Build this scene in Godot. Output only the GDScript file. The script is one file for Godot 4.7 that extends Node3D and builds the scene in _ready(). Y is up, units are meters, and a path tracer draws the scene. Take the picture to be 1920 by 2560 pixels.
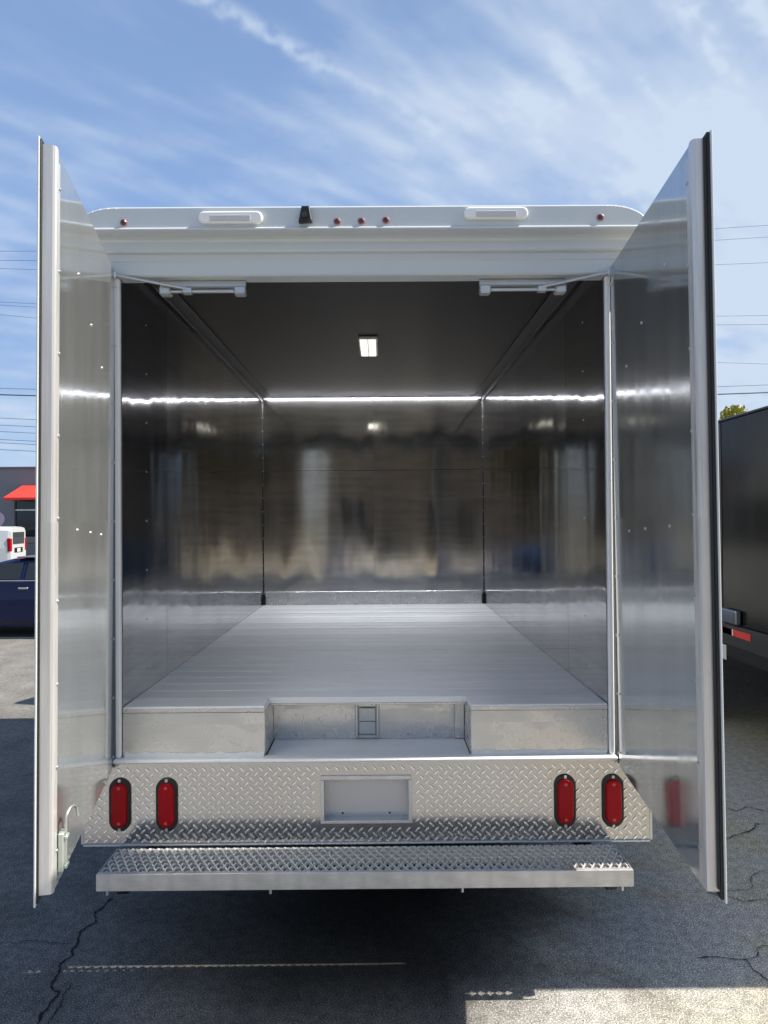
extends Node3D
# Rear view into an empty aluminium-lined box truck with both rear doors open, in a car park.
# Origin: ground under the middle of the rear opening; +z towards the photographer.

var M := {}
var T := {}
var rng := RandomNumberGenerator.new()

# ---------------------------------------------------------------- helpers
func newst() -> SurfaceTool:
	var st := SurfaceTool.new()
	st.begin(Mesh.PRIMITIVE_TRIANGLES)
	return st

func uv_of(p: Vector3, n: Vector3) -> Vector2:
	var a := n.abs()
	if a.y >= a.x and a.y >= a.z:
		return Vector2(p.x, p.z)
	if a.x >= a.z:
		return Vector2(p.z, -p.y)
	return Vector2(p.x, -p.y)

func tri(st: SurfaceTool, a: Vector3, b: Vector3, c: Vector3, out: Vector3) -> void:
	var n := (b - a).cross(c - a)
	if n.length_squared() < 1e-18:
		return
	n = n.normalized()
	var l := [a, b, c]
	if n.dot(out) > 0.0:
		l = [a, c, b]
	else:
		n = -n
	for p in l:
		st.set_normal(n)
		st.set_uv(uv_of(p, n))
		st.add_vertex(p)

func quad(st: SurfaceTool, a: Vector3, b: Vector3, c: Vector3, d: Vector3, out: Vector3) -> void:
	tri(st, a, b, c, out)
	tri(st, a, c, d, out)

# smooth triangle with a normal per corner
func stri(st: SurfaceTool, p: Array, n: Array) -> void:
	var f: Vector3 = (p[1] - p[0]).cross(p[2] - p[0])
	if f.length_squared() < 1e-20:
		return
	var order := [0, 1, 2]
	if f.dot(n[0] + n[1] + n[2]) > 0.0:
		order = [0, 2, 1]
	for i in order:
		st.set_normal(n[i])
		st.set_uv(uv_of(p[i], n[i]))
		st.add_vertex(p[i])

func squad(st: SurfaceTool, p: Array, n: Array) -> void:
	stri(st, [p[0], p[1], p[2]], [n[0], n[1], n[2]])
	stri(st, [p[0], p[2], p[3]], [n[0], n[2], n[3]])

# box with chamfered edges
func box(st: SurfaceTool, mn: Vector3, mx: Vector3, c := 0.0) -> void:
	var o := (mn + mx) * 0.5
	var h := (mx - mn) * 0.5
	c = minf(c, minf(h.x, minf(h.y, h.z)) * 0.9)
	for ax in 3:
		var u := (ax + 1) % 3
		var v := (ax + 2) % 3
		for s in [-1.0, 1.0]:
			var q := []
			for k in [[-1, -1], [1, -1], [1, 1], [-1, 1]]:
				var p := Vector3()
				p[ax] = h[ax] * s
				p[u] = (h[u] - c) * k[0]
				p[v] = (h[v] - c) * k[1]
				q.append(o + p)
			var n := Vector3()
			n[ax] = s
			quad(st, q[0], q[1], q[2], q[3], n)
	if c <= 0.0:
		return
	for ax in 3:
		var u := (ax + 1) % 3
		var v := (ax + 2) % 3
		for su in [-1.0, 1.0]:
			for sv in [-1.0, 1.0]:
				var q := []
				for k in [[-1, 0], [1, 0], [1, 1], [-1, 1]]:
					var p := Vector3()
					p[ax] = (h[ax] - c) * k[0]
					p[u] = (h[u] - (c if k[1] else 0.0)) * su
					p[v] = (h[v] - (0.0 if k[1] else c)) * sv
					q.append(o + p)
				var n := Vector3()
				n[u] = su
				n[v] = sv
				quad(st, q[0], q[1], q[2], q[3], n)
	for sx in [-1.0, 1.0]:
		for sy in [-1.0, 1.0]:
			for sz in [-1.0, 1.0]:
				var s := Vector3(sx, sy, sz)
				tri(st, o + s * (h - Vector3(0, c, c)), o + s * (h - Vector3(c, 0, c)), o + s * (h - Vector3(c, c, 0)), s)

# closed 2D outline (x,y) pushed from z0 to z1 in the frame t, with a bevel on the z1 end
func ext(st: SurfaceTool, poly: PackedVector2Array, t: Transform3D, z0: float, z1: float, bevel := 0.0, smooth := false) -> void:
	var c := Vector2()
	for p in poly:
		c += p
	c /= poly.size()
	var top := poly
	if bevel > 0.0:
		var sh := Geometry2D.offset_polygon(poly, -bevel)
		if sh.size() == 1 and sh[0].size() == poly.size():
			top = PackedVector2Array()
			for p in poly:
				var best: Vector2 = sh[0][0]
				for q in sh[0]:
					if q.distance_to(p) < best.distance_to(p):
						best = q
				top.append(best)
		else:
			top = PackedVector2Array()
			for p in poly:
				top.append(p - (p - c).normalized() * bevel)
	var n := poly.size()
	var zb := z1 - bevel * signf(z1 - z0)
	var area := 0.0
	for i in n:
		area += poly[i].cross(poly[(i + 1) % n])
	var sg := 1.0 if area > 0.0 else -1.0
	for i in n:
		var j := (i + 1) % n
		var e := poly[j] - poly[i]
		var o2 := Vector2(e.y, -e.x).normalized() * sg
		var o := t.basis * Vector3(o2.x, o2.y, 0)
		var a := t * Vector3(poly[i].x, poly[i].y, z0)
		var b := t * Vector3(poly[j].x, poly[j].y, z0)
		var cc := t * Vector3(poly[j].x, poly[j].y, zb)
		var d := t * Vector3(poly[i].x, poly[i].y, zb)
		if smooth:
			var h := (i + n - 1) % n
			var k := (j + 1) % n
			var e0 := poly[i] - poly[h]
			var e2 := poly[k] - poly[j]
			var n0 := (Vector2(e0.y, -e0.x).normalized() * sg + o2).normalized()
			var n1 := (Vector2(e2.y, -e2.x).normalized() * sg + o2).normalized()
			var na := t.basis * Vector3(n0.x, n0.y, 0)
			var nb := t.basis * Vector3(n1.x, n1.y, 0)
			squad(st, [a, b, cc, d], [na, nb, nb, na])
		else:
			quad(st, a, b, cc, d, o)
		if bevel > 0.0:
			var e3 := t * Vector3(top[j].x, top[j].y, z1)
			var f := t * Vector3(top[i].x, top[i].y, z1)
			quad(st, d, cc, e3, f, o + t.basis.z * signf(z1 - z0))
	var idx := Geometry2D.triangulate_polygon(poly)
	for k in range(0, idx.size(), 3):
		tri(st, t * Vector3(poly[idx[k]].x, poly[idx[k]].y, z0), t * Vector3(poly[idx[k + 1]].x, poly[idx[k + 1]].y, z0), t * Vector3(poly[idx[k + 2]].x, poly[idx[k + 2]].y, z0), t.basis.z * signf(z0 - z1))
		tri(st, t * Vector3(top[idx[k]].x, top[idx[k]].y, z1), t * Vector3(top[idx[k + 1]].x, top[idx[k + 1]].y, z1), t * Vector3(top[idx[k + 2]].x, top[idx[k + 2]].y, z1), t.basis.z * signf(z1 - z0))

# frame whose x,y,z map to: outline x -> +z world, outline y -> +y world, push -> +x world
func along_x() -> Transform3D:
	return Transform3D(Basis(Vector3(0, 0, 1), Vector3(0, 1, 0), Vector3(1, 0, 0)), Vector3.ZERO)

func tube(st: SurfaceTool, pts: Array, r: float, n := 10, taper := 1.0) -> void:
	var rings := []
	var norms := []
	for i in pts.size():
		var d: Vector3 = (pts[mini(i + 1, pts.size() - 1)] - pts[maxi(i - 1, 0)]).normalized()
		var u := d.cross(Vector3.UP if absf(d.y) < 0.9 else Vector3.RIGHT).normalized()
		var v := d.cross(u)
		var ring := []
		var nn := []
		var rr: float = r * lerpf(1.0, taper, float(i) / maxi(1, pts.size() - 1))
		for k in n:
			var w := u * cos(TAU * k / n) + v * sin(TAU * k / n)
			nn.append(w)
			ring.append(pts[i] + w * rr)
		rings.append(ring)
		norms.append(nn)
	for i in pts.size() - 1:
		for k in n:
			var j := (k + 1) % n
			squad(st, [rings[i][k], rings[i][j], rings[i + 1][j], rings[i + 1][k]], [norms[i][k], norms[i][j], norms[i + 1][j], norms[i + 1][k]])
	for e in [0, pts.size() - 1]:
		var out: Vector3 = (pts[0] - pts[1]) if e == 0 else (pts[e] - pts[e - 1])
		for k in n:
			tri(st, pts[e], rings[e][k], rings[e][(k + 1) % n], out)

# surface of revolution: profile (radius, height) about the axis from o
func lathe(st: SurfaceTool, prof: Array, o: Vector3, axis: Vector3, n := 16) -> void:
	var u := axis.cross(Vector3.UP if absf(axis.y) < 0.9 else Vector3.RIGHT).normalized()
	var v := axis.cross(u)
	for i in prof.size() - 1:
		var a: Vector2 = prof[i]
		var b: Vector2 = prof[i + 1]
		var sl := Vector2(b.y - a.y, a.x - b.x).normalized()
		for k in n:
			var w0 := u * cos(TAU * k / n) + v * sin(TAU * k / n)
			var w1 := u * cos(TAU * (k + 1) / n) + v * sin(TAU * (k + 1) / n)
			var n0 := w0 * sl.x + axis * sl.y
			var n1 := w1 * sl.x + axis * sl.y
			squad(st, [o + w0 * a.x + axis * a.y, o + w1 * a.x + axis * a.y, o + w1 * b.x + axis * b.y, o + w0 * b.x + axis * b.y], [n0, n1, n1, n0])

func stadium(w: float, h: float, n := 10) -> PackedVector2Array:
	var p := PackedVector2Array()
	var r := w * 0.5
	for k in n + 1:
		var a := PI * k / n
		p.append(Vector2(cos(a) * r, h * 0.5 - r + sin(a) * r))
	for k in n + 1:
		var a := PI + PI * k / n
		p.append(Vector2(cos(a) * r, -h * 0.5 + r + sin(a) * r))
	return p

# rounded lens over an outline
func domed(st: SurfaceTool, poly: PackedVector2Array, t: Transform3D, h: float, core := 0.72) -> void:
	var rings := []
	var steps := 5
	for s in steps + 1:
		var a := PI * 0.5 * s / steps
		var k := lerpf(core, 1.0, cos(a))
		var ring := []
		var c := Vector2()
		for p in poly:
			var q := p
			# shrink towards the long axis
			var half := 0.0
			for w in poly:
				half = maxf(half, absf(w.x))
			var over := maxf(0.0, absf(p.y) - (_maxy(poly) - half))
			q = Vector2(p.x * k, signf(p.y) * (absf(p.y) - over * (1.0 - k)))
			ring.append(t * Vector3(q.x, q.y, sin(a) * h))
		rings.append(ring)
	var n := poly.size()
	for s in steps:
		for k in n:
			var j := (k + 1) % n
			var o: Vector3 = rings[s][k] - t.origin + t.basis.z * 0.02
			quad(st, rings[s][k], rings[s][j], rings[s + 1][j], rings[s + 1][k], o)
	var idx := Geometry2D.triangulate_polygon(poly)
	for k in range(0, idx.size(), 3):
		tri(st, rings[steps][idx[k]], rings[steps][idx[k + 1]], rings[steps][idx[k + 2]], t.basis.z)

func _maxy(poly: PackedVector2Array) -> float:
	var m := 0.0
	for p in poly:
		m = maxf(m, absf(p.y))
	return m

var names := {}
func numbered(called: String, parent: Node) -> String:
	var key := str(parent.get_instance_id()) + called
	var k: int = names.get(key, 0)
	names[key] = k + 1
	return called if k == 0 else "%s_%03d" % [called, k]

func obj(called: String, st, mat: Material, parent: Node, at := Transform3D()) -> MeshInstance3D:
	var o := MeshInstance3D.new()
	o.name = numbered(called, parent)
	o.mesh = st.commit() if st is SurfaceTool else st
	o.material_override = mat
	o.transform = at
	parent.add_child(o, true)
	return o

func thing(called: String, label: String, category: String, at := Vector3.ZERO, turn := 0.0, group := "") -> Node3D:
	var o := Node3D.new()
	o.name = numbered(called, self)
	add_child(o, true)
	o.position = at
	o.rotation.y = turn
	tag(o, label, category, group)
	return o

func tag(o: Node, label: String, category: String, group := "") -> void:
	o.set_meta("label", label)
	o.set_meta("category", category)
	if group:
		o.set_meta("group", group)

func struct(o: Node, label := "") -> void:
	o.set_meta("kind", "structure")
	if label:
		o.set_meta("label", label)

func lin(r: float, g: float, b: float) -> Color:
	return Color(r, g, b).linear_to_srgb()

func mat(c: Color, rough: float, metal := 0.0) -> StandardMaterial3D:
	var m := StandardMaterial3D.new()
	m.albedo_color = c
	m.roughness = rough
	m.metallic = metal
	return m

# ---------------------------------------------------------------- textures
func streaks(w: int, h: int, lo: float, vertical: bool, s: int) -> ImageTexture:
	# brushed-metal streaks: long along one axis
	var im := Image.create(w, h, false, Image.FORMAT_RGB8)
	var n := FastNoiseLite.new()
	n.seed = s
	n.frequency = 0.5
	n.fractal_octaves = 3
	var b := FastNoiseLite.new()
	b.seed = s + 9
	b.frequency = 0.006
	b.fractal_octaves = 3
	for y in h:
		for x in w:
			var a := float(x if vertical else y)
			var l := float(y if vertical else x)
			var v := 0.5 + 0.5 * n.get_noise_2d(a, l * 0.012)
			var q := 0.5 + 0.5 * b.get_noise_2d(x, y)
			var g := clampf(lo + (1.0 - lo) * (0.65 * v + 0.45 * q), 0.0, 1.0)
			im.set_pixel(x, y, Color(g, g, g))
	return ImageTexture.create_from_image(im)

func smudges() -> ImageTexture:
	# handling marks: cloudy patches and a few wiped arcs that dull the polish
	var im := Image.create(512, 512, false, Image.FORMAT_RGB8)
	var a := FastNoiseLite.new()
	a.seed = 71
	a.frequency = 0.009
	a.fractal_octaves = 5
	var b := FastNoiseLite.new()
	b.seed = 72
	b.frequency = 0.05
	b.fractal_octaves = 2
	for y in 512:
		for x in 512:
			var v := 0.55 + 0.45 * smooth(-0.35, 0.45, a.get_noise_2d(x, y * 0.6)) + 0.25 * smooth(0.35, 0.6, b.get_noise_2d(x * 2.0, y * 0.3))
			v = clampf(v, 0.0, 1.0)
			im.set_pixel(x, y, Color(v, v, v))
	return ImageTexture.create_from_image(im)

func wave_map(s: int, strength: float, freq: float) -> NoiseTexture2D:
	var n := FastNoiseLite.new()
	n.seed = s
	n.noise_type = FastNoiseLite.TYPE_SIMPLEX_SMOOTH
	n.frequency = freq
	n.fractal_octaves = 2
	n.fractal_gain = 0.35
	var t := NoiseTexture2D.new()
	t.width = 512
	t.height = 512
	t.seamless = true
	t.noise = n
	t.as_normal_map = true
	t.bump_strength = strength
	return t

func asphalt_map() -> ImageTexture:
	var im := Image.create(1024, 1024, false, Image.FORMAT_RGB8)
	var r := RandomNumberGenerator.new()
	r.seed = 5
	var n := FastNoiseLite.new()
	n.seed = 21
	n.frequency = 0.16
	n.fractal_octaves = 2
	var b := FastNoiseLite.new()
	b.seed = 33
	b.frequency = 0.02
	b.fractal_octaves = 4
	for y in 1024:
		for x in 1024:
			var st := n.get_noise_2d(x, y)
			var v := 0.62 + 0.10 * b.get_noise_2d(x, y) + 0.10 * st + r.randf_range(-0.06, 0.06)
			if st > 0.42:
				v += 0.20 if st < 0.56 else 0.38
			elif st < -0.40:
				v -= 0.16
			im.set_pixel(x, y, Color(v * 1.01, v, v * 0.985))
	im.generate_mipmaps()
	return ImageTexture.create_from_image(im)

func smooth(a: float, b: float, x: float) -> float:
	var t := clampf((x - a) / (b - a), 0.0, 1.0)
	return t * t * (3.0 - 2.0 * t)

func seg_dist(p: Vector2, a: Vector2, b: Vector2) -> Vector2:
	var t := clampf((p - a).dot(b - a) / (b - a).length_squared(), 0.0, 1.0)
	return Vector2(p.distance_to(a + (b - a) * t), t)

func sky_map() -> ImageTexture:
	var W := 2048
	var H := 1024
	var im := Image.create(W, H, false, Image.FORMAT_RGBF)
	var f := FastNoiseLite.new()
	f.seed = 4
	f.frequency = 1.1
	f.fractal_octaves = 5
	f.domain_warp_enabled = true
	f.domain_warp_amplitude = 0.35
	f.domain_warp_frequency = 0.9
	var d2 := FastNoiseLite.new()
	d2.seed = 17
	d2.frequency = 5.5
	d2.fractal_octaves = 5
	var top := Vector3(0.122, 0.195, 0.350)
	var mid := Vector3(0.165, 0.26, 0.455)
	var low := Vector3(0.27, 0.375, 0.52)
	var white := Vector3(0.375, 0.44, 0.53)
	for y in H:
		var el := PI * (0.5 - (y + 0.5) / H)
		for x in W:
			if el < -0.05:
				im.set_pixel(x, y, Color(0.20, 0.19, 0.18))
				continue
			var az := TAU * (x + 0.5) / W
			var dir := Vector3(sin(az) * cos(el), sin(el), -cos(az) * cos(el))
			var e := maxf(dir.y, 0.0)
			var c := low.lerp(mid, smooth(0.0, 0.30, e)).lerp(top, smooth(0.25, 0.75, e))
			var p := Vector2(dir.x, dir.z) / (e + 0.12)
			# streaky cirrus veil, thicker to the east and towards the horizon
			var q := Vector2(p.x * 0.8 + p.y * 0.35, p.y * 1.1 - p.x * 0.2)
			var n := f.get_noise_2d(q.x, q.y) * 0.5 + 0.5
			var det := d2.get_noise_2d(q.x * 1.5 + q.y * 0.5, q.y * 0.42 - q.x * 0.1) * 0.5 + 0.5
			var fine := d2.get_noise_2d(p.x * 4.0 + 7.0, p.y * 4.0) * 0.5 + 0.5
			var east := smooth(-0.45, 0.75, p.x + 0.12 * (n - 0.5))
			var band := smooth(0.62, 0.30, e)
			var v := smooth(0.30, 0.80, n * 0.62 + det * 0.26 + 0.30 * east + 0.12 * band - 0.10)
			v *= 0.54 + 0.16 * east + 0.30 * band
			v += 0.35 * smooth(0.50, 0.75, det * 0.7 + fine * 0.35) * smooth(0.15, 0.6, p.x) * smooth(0.30, 0.50, e)
			v += 0.26 * smooth(0.45, 0.85, det * 0.9 + fine * 0.12) * (0.35 + 0.65 * east)
			# a vapour trail that breaks up towards its lower end
			var jog := Vector2(fine - 0.5, det - 0.5) * 0.035
			var s := seg_dist(p + jog, Vector2(-0.31, -1.13), Vector2(-0.096, -1.316))
			if s.x < 0.12:
				v += 0.62 * smooth(0.030, 0.003, s.x) * smooth(0.20, 0.72, fine) * (1.0 - 0.55 * smooth(0.85, 1.0, s.y))
			s = seg_dist(p + jog * 1.2, Vector2(-0.096, -1.316), Vector2(0.12, -1.50))
			if s.x < 0.12:
				v += 0.26 * smooth(0.026, 0.004, s.x) * smooth(0.25, 0.75, fine)
			v = clampf(v, 0.0, 0.95)
			c = c.lerp(white, v)
			im.set_pixel(x, y, Color(c.x, c.y, c.z))
	return ImageTexture.create_from_image(im)

func make_materials() -> void:
	T.brush_v = streaks(512, 512, 0.72, true, 3)
	T.brush_h = streaks(512, 512, 0.72, false, 8)
	T.brush_f = streaks(512, 512, 0.90, false, 14)
	T.wave = wave_map(11, 1.6, 0.012)
	T.wave2 = wave_map(29, 1.6, 0.012)
	T.grain = wave_map(41, 2.0, 0.11)
	T.smudge = smudges()

	# interior lining: polished aluminium sheet, slightly wavy
	for side in [["lining_front", T.wave, Vector3(0.5, 0.07, 1)], ["lining_side", T.wave2, Vector3(0.50, 0.10, 1)]]:
		var m := mat(lin(0.60, 0.585, 0.56), 0.12, 0.97)
		m.albedo_texture = T.brush_h
		m.uv1_scale = side[2]
		m.normal_enabled = true
		m.normal_texture = side[1]
		m.normal_scale = 0.21
		m.roughness_texture = T.smudge
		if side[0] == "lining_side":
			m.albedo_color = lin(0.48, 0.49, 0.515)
		M[side[0]] = m
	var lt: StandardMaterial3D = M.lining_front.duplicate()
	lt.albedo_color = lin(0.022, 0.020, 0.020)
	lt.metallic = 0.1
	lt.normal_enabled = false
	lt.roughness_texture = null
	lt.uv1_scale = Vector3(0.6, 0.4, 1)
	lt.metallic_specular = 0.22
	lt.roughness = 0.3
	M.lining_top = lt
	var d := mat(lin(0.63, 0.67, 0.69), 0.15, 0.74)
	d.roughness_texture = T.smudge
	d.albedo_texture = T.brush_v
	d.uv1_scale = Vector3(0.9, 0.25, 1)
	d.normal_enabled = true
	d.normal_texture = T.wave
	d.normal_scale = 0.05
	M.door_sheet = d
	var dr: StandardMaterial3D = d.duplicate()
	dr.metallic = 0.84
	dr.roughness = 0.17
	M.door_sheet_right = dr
	# mill-finish floor planks: four batches that differ a little in tone and scuffing
	for k in 4:
		var tone: float = [0.95, 0.88, 0.80, 0.92][k]
		var fl := mat(lin(tone * 0.985, tone * 0.99, tone), [0.36, 0.38, 0.42, 0.37][k], 0.20)
		fl.albedo_texture = T.brush_f
		fl.uv1_scale = Vector3(0.5, 2.2, 1)
		fl.uv1_offset = Vector3(0.21 * k, 0.37 * k, 0)
		M["floor_%d" % k] = fl
	M.floor_metal = M.floor_0
	var mill := mat(lin(0.66, 0.66, 0.655), 0.40, 0.62)
	mill.albedo_texture = T.brush_f
	mill.roughness_texture = T.smudge
	mill.uv1_scale = Vector3(0.8, 2.0, 1)
	M.mill = mill
	var ex := mat(lin(0.82, 0.82, 0.81), 0.34, 0.4)
	ex.albedo_texture = T.brush_v
	ex.uv1_scale = Vector3(6, 0.6, 1)
	M.extrusion = ex
	var tread := mat(lin(0.45, 0.45, 0.45), 0.16, 0.97)
	tread.normal_enabled = true
	tread.normal_texture = T.grain
	tread.normal_scale = 0.05
	tread.uv1_scale = Vector3(2, 2, 2)
	M.tread = tread
	M.lug = mat(lin(0.92, 0.915, 0.91), 0.22, 0.8)
	var grip := mat(lin(0.74, 0.73, 0.71), 0.40, 0.45)
	grip.albedo_texture = T.brush_h
	grip.uv1_triplanar = true
	grip.uv1_scale = Vector3(4, 4, 4)
	M.grip = grip
	M.zinc = mat(lin(0.55, 0.57, 0.57), 0.35, 0.8)
	var white := mat(lin(0.56, 0.60, 0.615), 0.26)
	white.clearcoat_enabled = true
	white.clearcoat = 0.5
	white.clearcoat_roughness = 0.12
	M.white_paint = white
	M.white_trim = mat(lin(0.86, 0.86, 0.86), 0.35)
	M.sealant = mat(lin(0.72, 0.73, 0.72), 0.6)
	M.rubber = mat(lin(0.012, 0.012, 0.013), 0.55)
	M.dark_trim = mat(lin(0.02, 0.019, 0.021), 0.4, 0.3)
	M.black_metal = mat(lin(0.012, 0.012, 0.014), 0.5, 0.0)
	M.black_plastic = mat(lin(0.012, 0.012, 0.013), 0.4)
	var lens := mat(lin(0.33, 0.001, 0.006), 0.2)
	lens.metallic_specular = 0.3
	lens.normal_enabled = true
	lens.normal_texture = T.grain
	lens.normal_scale = 0.7
	lens.uv1_scale = Vector3(9, 9, 1)
	M.red_lens = lens
	var small := mat(lin(0.05, 0.003, 0.007), 0.12)
	small.clearcoat_enabled = true
	M.marker_red = small
	M.clear_lens = mat(lin(0.55, 0.56, 0.55), 0.25)
	var glow := mat(lin(0.85, 0.85, 0.75), 0.4)
	glow.emission_enabled = true
	glow.emission = lin(1.0, 0.97, 0.80)
	glow.emission_energy_multiplier = 0.62
	M.lamp_glow = glow
	var strip := mat(lin(0.80, 0.80, 0.85), 0.4)
	strip.emission_enabled = true
	strip.emission = lin(0.80, 0.79, 0.98)
	strip.emission_energy_multiplier = 0.7
	M.strip_glow = strip
	M.under = mat(lin(0.02, 0.02, 0.02), 0.8)
	M.tyre = mat(lin(0.02, 0.02, 0.021), 0.85)
	var glass := mat(lin(0.02, 0.024, 0.026), 0.05)
	M.dark_glass = glass

	var gr := StandardMaterial3D.new()
	gr.vertex_color_use_as_albedo = true
	gr.albedo_texture = asphalt_map()
	gr.uv1_triplanar = true
	gr.uv1_world_triplanar = true
	gr.uv1_scale = Vector3(0.72, 0.72, 0.72)
	gr.roughness = 0.92
	gr.metallic_specular = 0.3
	M.asphalt = gr
	M.crack = mat(lin(0.006, 0.006, 0.007), 0.95)
	M.old_paint = mat(lin(0.26, 0.25, 0.21), 0.9)

# ---------------------------------------------------------------- scene
func _ready() -> void:
	rng.seed = 77
	var cam := Camera3D.new()
	cam.name = "camera"
	cam.fov = 69.008
	cam.near = 0.05
	cam.far = 900.0
	cam.position = Vector3(0.0734, 1.88, 3.2245)
	cam.rotation_degrees = Vector3(0.6069, -0.2298, -0.4083)
	add_child(cam)
	cam.current = true

	var env := Environment.new()
	env.background_mode = Environment.BG_SKY
	var sky := Sky.new()
	var sm := PanoramaSkyMaterial.new()
	sm.panorama = sky_map()
	sky.sky_material = sm
	env.sky = sky
	env.tonemap_mode = Environment.TONE_MAPPER_LINEAR
	env.tonemap_exposure = 1.7
	env.sdfgi_enabled = true
	env.ssao_enabled = true
	env.ssil_enabled = true
	var we := WorldEnvironment.new()
	we.name = "sky"
	we.environment = env
	add_child(we)

	var sun := DirectionalLight3D.new()
	sun.name = "sun"
	sun.light_energy = 1.6
	sun.light_color = lin(1.0, 0.92, 0.80)
	sun.light_angular_distance = 0.5
	sun.shadow_enabled = true
	var el := deg_to_rad(48.5)
	var toward := Vector3(-cos(el), -sin(el), 0.012)
	add_child(sun)
	sun.look_at_from_position(Vector3(20, 23, 0), Vector3(20, 23, 0) + toward, Vector3.UP)

	make_materials()
	ground()
	truck()
	trailer()
	sedan(Vector3(-5.82, 0, -9.75), "dark navy saloon car parked side-on in front of the white van", lin(0.008, 0.015, 0.062))
	small_van(Vector3(-15.0, 0, -23.2))
	shop()
	wires()
	trees()
	behind()

# ---------------------------------------------------------------- ground
func ground() -> void:
	var xs := PackedFloat32Array([-160, -90, -55, -35, -24, -17, -13, -10])
	var x := -8.0
	while x < 8.01:
		xs.append(x)
		x += 0.16
	for v in [10, 13, 17, 24, 35, 55, 90, 160]:
		xs.append(v)
	var zs := PackedFloat32Array([-160, -100, -65, -45, -33, -26, -20, -16])
	var z := -13.0
	while z < 5.0:
		zs.append(z)
		z += 0.16
	for v in [5.5, 6.5, 8, 10, 13, 17, 24, 35, 55, 90]:
		zs.append(v)
	var n := FastNoiseLite.new()
	n.seed = 3
	n.frequency = 0.55
	n.fractal_octaves = 4
	var n2 := FastNoiseLite.new()
	n2.seed = 8
	n2.frequency = 2.2
	n2.fractal_octaves = 3
	var st := newst()
	for j in zs.size():
		for i in xs.size():
			var px := xs[i]
			var pz := zs[j]
			var a := n.get_noise_2d(px, pz)
			var b := n2.get_noise_2d(px, pz)
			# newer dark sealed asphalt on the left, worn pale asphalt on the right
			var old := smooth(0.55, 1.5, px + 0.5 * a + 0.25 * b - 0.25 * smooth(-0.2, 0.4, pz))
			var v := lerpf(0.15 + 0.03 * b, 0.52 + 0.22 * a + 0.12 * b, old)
			v = lerpf(v, 0.38 + 0.10 * b + 0.07 * a, smooth(0.2, 0.5, px + 0.2 * a) * smooth(0.05, 0.3, pz + 0.1 * b))  # paler where the sun patch falls: sunlight put into the albedo
			v = lerpf(v, 0.19 + 0.04 * b, smooth(-3.9, -4.6, pz) * (1.0 - old))  # lighter past the edge of the truck's shadow, sunlight put into the albedo
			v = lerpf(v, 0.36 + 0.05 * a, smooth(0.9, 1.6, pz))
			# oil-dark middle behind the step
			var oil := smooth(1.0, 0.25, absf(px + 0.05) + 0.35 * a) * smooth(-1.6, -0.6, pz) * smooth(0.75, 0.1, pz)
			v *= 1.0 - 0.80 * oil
			v *= 1.0 + 0.16 * b
			v = maxf(v, 0.015) / 0.40
			var wm := 0.07 * old  # warm light falling on the worn side, put into its tint
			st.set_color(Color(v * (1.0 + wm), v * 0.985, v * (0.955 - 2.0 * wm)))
			st.set_normal(Vector3.UP)
			st.add_vertex(Vector3(px, 0, pz))
	var w := xs.size()
	for j in zs.size() - 1:
		for i in w - 1:
			var k := j * w + i
			for q in [k, k + 1, k + w + 1, k, k + w + 1, k + w]:
				st.add_index(q)
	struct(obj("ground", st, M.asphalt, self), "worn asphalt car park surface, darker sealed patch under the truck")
	# cracks and worn paint lines lie 4 mm above the asphalt
	ribbon("pavement_crack", [[-1.275, -0.517], [-1.312, -0.386], [-1.285, -0.303], [-1.317, -0.168], [-1.305, -0.113], [-1.267, -0.033], [-1.288, 0.059], [-1.258, 0.184], [-1.226, 0.257], [-1.24, 0.36], [-1.21, 0.52]], 0.008, M.crack, 0.004)
	ribbon("pavement_crack", [[-1.20, 0.16], [-1.187, 0.272], [-1.189, 0.341], [-1.187, 0.407], [-1.16, 0.55]], 0.004, M.crack, 0.0045)
	ribbon("pavement_crack", [[2.1, -1.62], [2.308, -1.6], [2.337, -1.567], [2.457, -1.604], [2.519, -1.524], [2.9, -1.5]], 0.005, M.crack, 0.004)
	ribbon("pavement_crack", [[1.9, -1.08], [2.104, -1.14], [2.226, -1.235], [2.347, -1.333], [2.6, -1.376]], 0.005, M.crack, 0.0045)
	ribbon("pavement_crack", [[1.40, 0.02], [1.461, 0.02], [1.536, 0.03], [1.602, 0.056], [1.625, 0.193]], 0.0035, M.crack, 0.005)
	ribbon("pavement_crack", [[1.7, -0.5], [1.85, -0.42], [2.05, -0.46], [2.3, -0.3]], 0.0035, M.crack, 0.0055)
	ribbon("pavement_crack", [[2.36, -0.98], [2.2, -0.80], [2.05, -0.72], [1.9, -0.55], [1.72, -0.50]], 0.003, M.crack, 0.006)
	ribbon("pavement_crack", [[2.3, -0.30], [2.0, -0.12], [1.75, -0.05], [1.6, 0.05]], 0.003, M.crack, 0.0065)
	ribbon("pavement_crack", [[-1.29, -0.1], [-1.5, -0.16], [-1.75, -0.10], [-2.1, -0.2]], 0.003, M.crack, 0.005)
	ribbon("pavement_crack", [[-2.6, -2.35], [-2.1, -2.30], [-1.7, -2.36], [-1.3, -2.31]], 0.006, M.crack, 0.004)
	ribbon("painted_line", [[-14.0, -8.95], [-8.0, -8.95], [-2.0, -8.95]], 0.05, mat(lin(0.55, 0.53, 0.46), 0.9), 0.004)

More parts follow.
